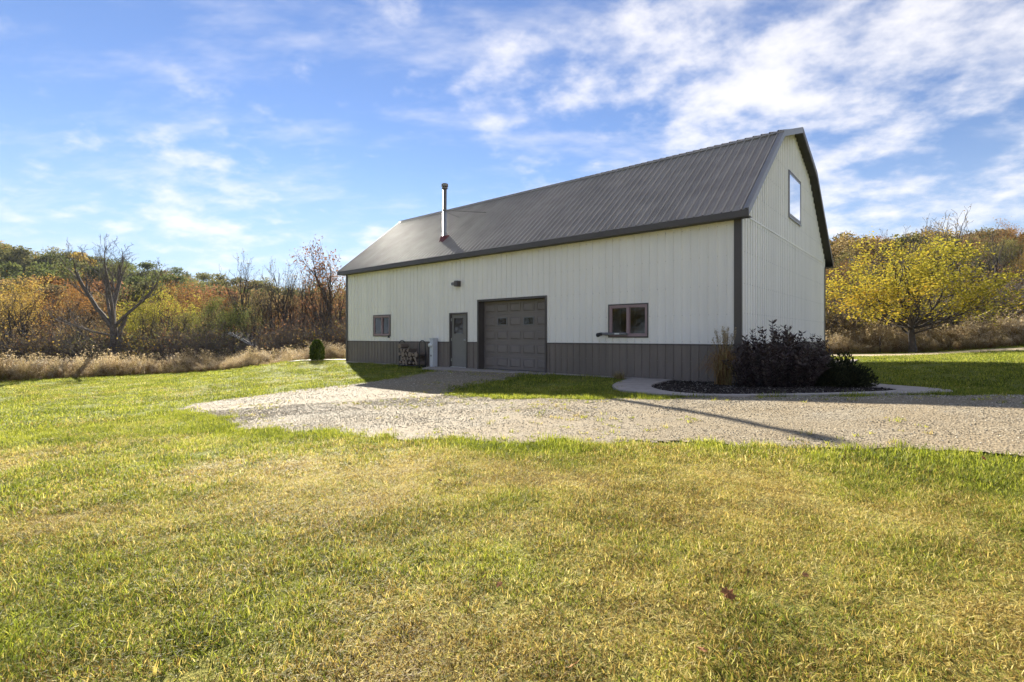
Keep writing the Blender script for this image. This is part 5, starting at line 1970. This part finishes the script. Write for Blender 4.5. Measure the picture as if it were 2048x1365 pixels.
def mound(seed, n, rx, rz_, leafm, size):
    rng = np.random.default_rng(seed)
    a = rng.normal(0, 1, (n, 3))
    a[:, 2] = np.abs(a[:, 2])
    a /= np.linalg.norm(a, axis=1)[:, None]
    r_ = rng.random(n) ** .35 * (1 + .22 * np.sin(a[:, 0] * 5 + seed) * np.cos(a[:, 1] * 4))
    C = a * r_[:, None] * np.array([rx, rx, rz_])
    w = Wood()
    for k in range(16):
        e = C[int(rng.integers(0, n))]
        w.limb([np.array([0, 0, -.05]), e * .5 + rng.normal(0, .04, 3), e], [.014, .009, .003], 4)
    return w.mesh('stems', M['barkd']), leaves('foliage', C, size, rng, leafm, -.2, aspect=.35, up=a)


plant('juniper_shrub', 'low dark green shrub at the right end of the mulch bed', 'shrub', 7.05, 10.75, mound(611, 5200, .52, .62, LEAF['juniper'], .075))
plant('juniper_shrub', 'small sunlit shrub beside the gable at the back of the bed', 'shrub', 9.3, 15.4, mound(612, 2500, .5, .75, LEAF['sage'], .08))

# ornamental grass
rng = np.random.default_rng(620)
n_ = 420
a = rng.random(n_) * 6.28
L_ = rng.uniform(.6, 1.15, n_)
out_ = rng.uniform(.08, .68, n_)
b = np.c_[rng.normal(0, .07, n_), rng.normal(0, .07, n_), np.full(n_, -.02)]
hd = np.c_[np.cos(a), np.sin(a)]
p1 = b + np.c_[hd * (out_ * .35)[:, None], L_ * .6]
p2 = b + np.c_[hd * (out_ * .9)[:, None], L_ * (.95 - .5 * out_)]
p3 = b + np.c_[hd * (out_ * 1.35)[:, None], L_ * (.98 - 1.2 * out_)]
p3[:, 2] = np.maximum(p3[:, 2], .03)
sd = np.c_[-np.sin(a), np.cos(a), np.zeros(n_)] * .0055
V = np.stack([b - sd, b + sd, p1 + sd, p1 - sd, p2 + sd * .7, p2 - sd * .7, p3], 1).reshape(-1, 3)
k = np.arange(n_)[:, None] * 7
LEAF['tuftgrass'] = leafmat('ornamental_grass', [(0, (.17, .085, .035)), (.4, (.30, .17, .07)), (.75, (.42, .30, .15)), (1, (.30, .26, .09))], trans=.3, objvar=0)
ob = mesh_np('blades', V, np.concatenate([k + np.array([[0, 1, 2, 3]]), k + np.array([[3, 2, 4, 5]])]), k + np.array([[5, 4, 6]]), tint=np.repeat(rng.random(n_), 7), mat=LEAF['tuftgrass'])
w = Wood()
C = []
for j in range(26):
    an = rng.random() * 6.28
    e = np.array([.28 * rng.random() * math.cos(an), .28 * rng.random() * math.sin(an), rng.uniform(1.05, 1.42)])
    m_ = e * .5 + np.array([0, 0, .08])
    w.limb([np.array([0, 0, 0.]), m_, e], [.004, .003, .002], 3)
    for q in range(34):
        f = rng.uniform(.78, 1.0)
        C.append(e * f + rng.normal(0, .018, 3))
pl = leaves('plumes', np.array(C), .05, rng, LEAF['tanhead'], -.4, aspect=.25)
og = plant('ornamental_grass', 'tan and rust ornamental grass clump by the near barn corner', 'grass clump', 4.93, 11.75, (w.mesh('stalks', LEAF['straw']), ob, pl), ('stalks', 'blades', 'plumes'))

# weedy tuft where walkway meets wall
rng = np.random.default_rng(630)
tm = blades('blades', 160, .16, .12, .32, .009, .25, rng, LEAF['straw'])
plant('weed_tuft', 'small dry weed tuft where the walkway meets the barn wall', 'weed', 3.02, 14.2, (tm,), ('blades',))

# evergreen by the path
rng = np.random.default_rng(640)
n_ = 3400
z = rng.random(n_) ** .9
rr = .33 * np.sqrt(np.clip(1 - ((z - .28) / .74) ** 2, .02, 1)) * (.55 + .5 * rng.random(n_) ** .4)
a = rng.random(n_) * 6.28
rr *= .7 + .6 * fbm(a * 1.9 + 9, z * 8, 1.0, 5)
C = np.c_[rr * np.cos(a), rr * np.sin(a), z * 1.02 + .02]
upv = np.c_[np.cos(a) * .45, np.sin(a) * .45, np.full(n_, 1.0)] * 1.6
w = Wood()
w.limb([np.array([0, 0, -.1]), np.array([0, 0, .5]), np.array([0, 0, 1.0])], [.04, .03, .008], 6)
cm = leaves('foliage', C, .11, rng, LEAF['cedar'], 0, aspect=.42, up=upv)
plant('arborvitae', 'small cone shaped evergreen beside the pale path at the barn end', 'evergreen', -10.0, 25.95, (w.mesh('stem', M['barkd']), cm), ('stem', 'foliage'), (1.02, 1.02, 1.0))
bm1 = mound(650, 2600, 1.2, 1.35, LEAF['sage'], .14)
for px, dep, s_, lab in ((572, 35, 1.0, 'round grey green bush in the meadow left of the evergreen'), (548, 37, .7, 'smaller grey green bush left of the round one in the meadow'), (604, 37, .8, 'dark bush right of the round grey green one in the meadow')):
    x, y, z_ = spot(px, dep)
    plant('meadow_bush', lab, 'bush', x, y, bm1, scale=(s_, s_, s_), rz=dep)
# stake behind the lane
x, y, z_ = spot(1760, 30.6)
st = thing('wooden_stake', 'thin dark stake standing in the dry meadow left of the maple trunk', 'stake', (x, y, z_))
g = G()
g.frustum([(-.03, -.03, -.2), (.03, -.03, -.2), (.03, .03, -.2), (-.03, .03, -.2)], [(-.025, -.025, .95), (.025, -.025, .95), (.025, .025, .95), (-.025, .025, .95)])
g.frustum([(-.025, -.025, .951), (.025, -.025, .951), (.025, .025, .951), (-.025, .025, .951)], [(-.004, -.004, 1.02), (.004, -.004, 1.02), (.004, .004, 1.02), (-.004, .004, 1.02)])
g.obj('post', M['barkd'], st)

# ------------------------------------------------------------------ fallen leaves on the lawn
LEAF['fallen'] = leafmat('fallen_leaf', [(0, (.15, .07, .035)), (.6, (.26, .125, .06)), (1, (.36, .21, .11))], trans=.25, objvar=.6)


def lobed_leaf(seed):
    rng = np.random.default_rng(seed)
    out_l = [(0, -.55), (.1, -.3), (.34, -.3), (.22, -.08), (.5, .1), (.26, .2), (.3, .46), (.08, .4), (0, .62), (-.09, .4), (-.32, .44), (-.25, .18), (-.5, .06), (-.22, -.1), (-.33, -.32), (-.1, -.28)]
    V = [(0, 0, .06)] + [(x_ * rng.uniform(.9, 1.1), y_, .22 * x_ * x_ * rng.uniform(.6, 2.4) + .10 * y_ * y_ + rng.normal(0, .03)) for x_, y_ in out_l]
    n = len(out_l)
    T_ = [(0, 1 + k, 1 + (k + 1) % n) for k in range(n)]
    return mesh_np('fallen_leaf', V, None, T_, tint=[float(rng.random())] * (n + 1), mat=LEAF['fallen'])


FL = [lobed_leaf(700 + i) for i in range(5)]
fl = np.random.default_rng(9)
spots_ = [((1455, 1208), 'largest fallen oak leaf, lying curled on the lawn at lower right'), ((650, 960), 'dark red fallen leaf on the lawn below the gravel edge'), ((1665, 911), 'orange leaf at the gravel edge by the end of the pole shadow'),
          ((1968, 928), 'brown leaf in green grass near the right edge'), ((1148, 1358), 'fallen leaf at the bottom of the picture right of centre'), ((1405, 1328), 'brown leaf near the bottom right'),
          ((288, 956), 'small brown leaf on the left lawn'), ((880, 972), 'dark curled leaf in the dry patch below the gravel'), ((740, 958), 'orange leaf beside the dark red one below the gravel'),
          ((212, 884), 'orange leaf high on the left lawn'), ((1610, 1170), 'dark brown leaf right of the largest oak leaf'), ((1000, 1188), 'orange leaf in the middle of the lawn')]


def ground_hit(px, py):
    for d in np.arange(1.2, 30, .01):
        x_ = (px - 1024) / F_PX * d
        if tz(x_, d) >= CAMZ - (py - H_PX) / F_PX * d:
            return x_, float(d)
    return x_, float(d)


for i, ((px, py), lab) in enumerate(spots_):
    x, y = ground_hit(px, py)
    o = tag(link('fallen_leaf', FL[i % 5]), lab, 'leaf', 'fallen leaves on the lawn')
    o.location = (x, y, float(tz(x, y)) + .045)
    o.rotation_euler = (float(fl.normal(0, .5)), float(fl.normal(0, .5)), float(fl.random() * 6.28))
    s_ = float(fl.uniform(.06, .085)) * (.95 if i == 0 else .6)
    o.scale = (s_, s_, s_)

# ------------------------------------------------------------------ thin autumn haze
hm = bpy.data.materials.new('haze')
hm.use_nodes = True
hn = hm.node_tree
hn.nodes.clear()
ho = hn.nodes.new('ShaderNodeOutputMaterial')
hv = hn.nodes.new('ShaderNodeVolumePrincipled')
hv.inputs['Color'].default_value = (0.80, 0.88, 1.0, 1)
hv.inputs['Density'].default_value = 0.00015
hv.inputs['Anisotropy'].default_value = 0.0
hn.links.new(hv.outputs[0], ho.inputs['Volume'])
zlo = float(np.min(ZZ)) - 1.0
tag(G().box(-640, 640, -640, 640, zlo, 62).obj('haze', hm), kind='stuff')
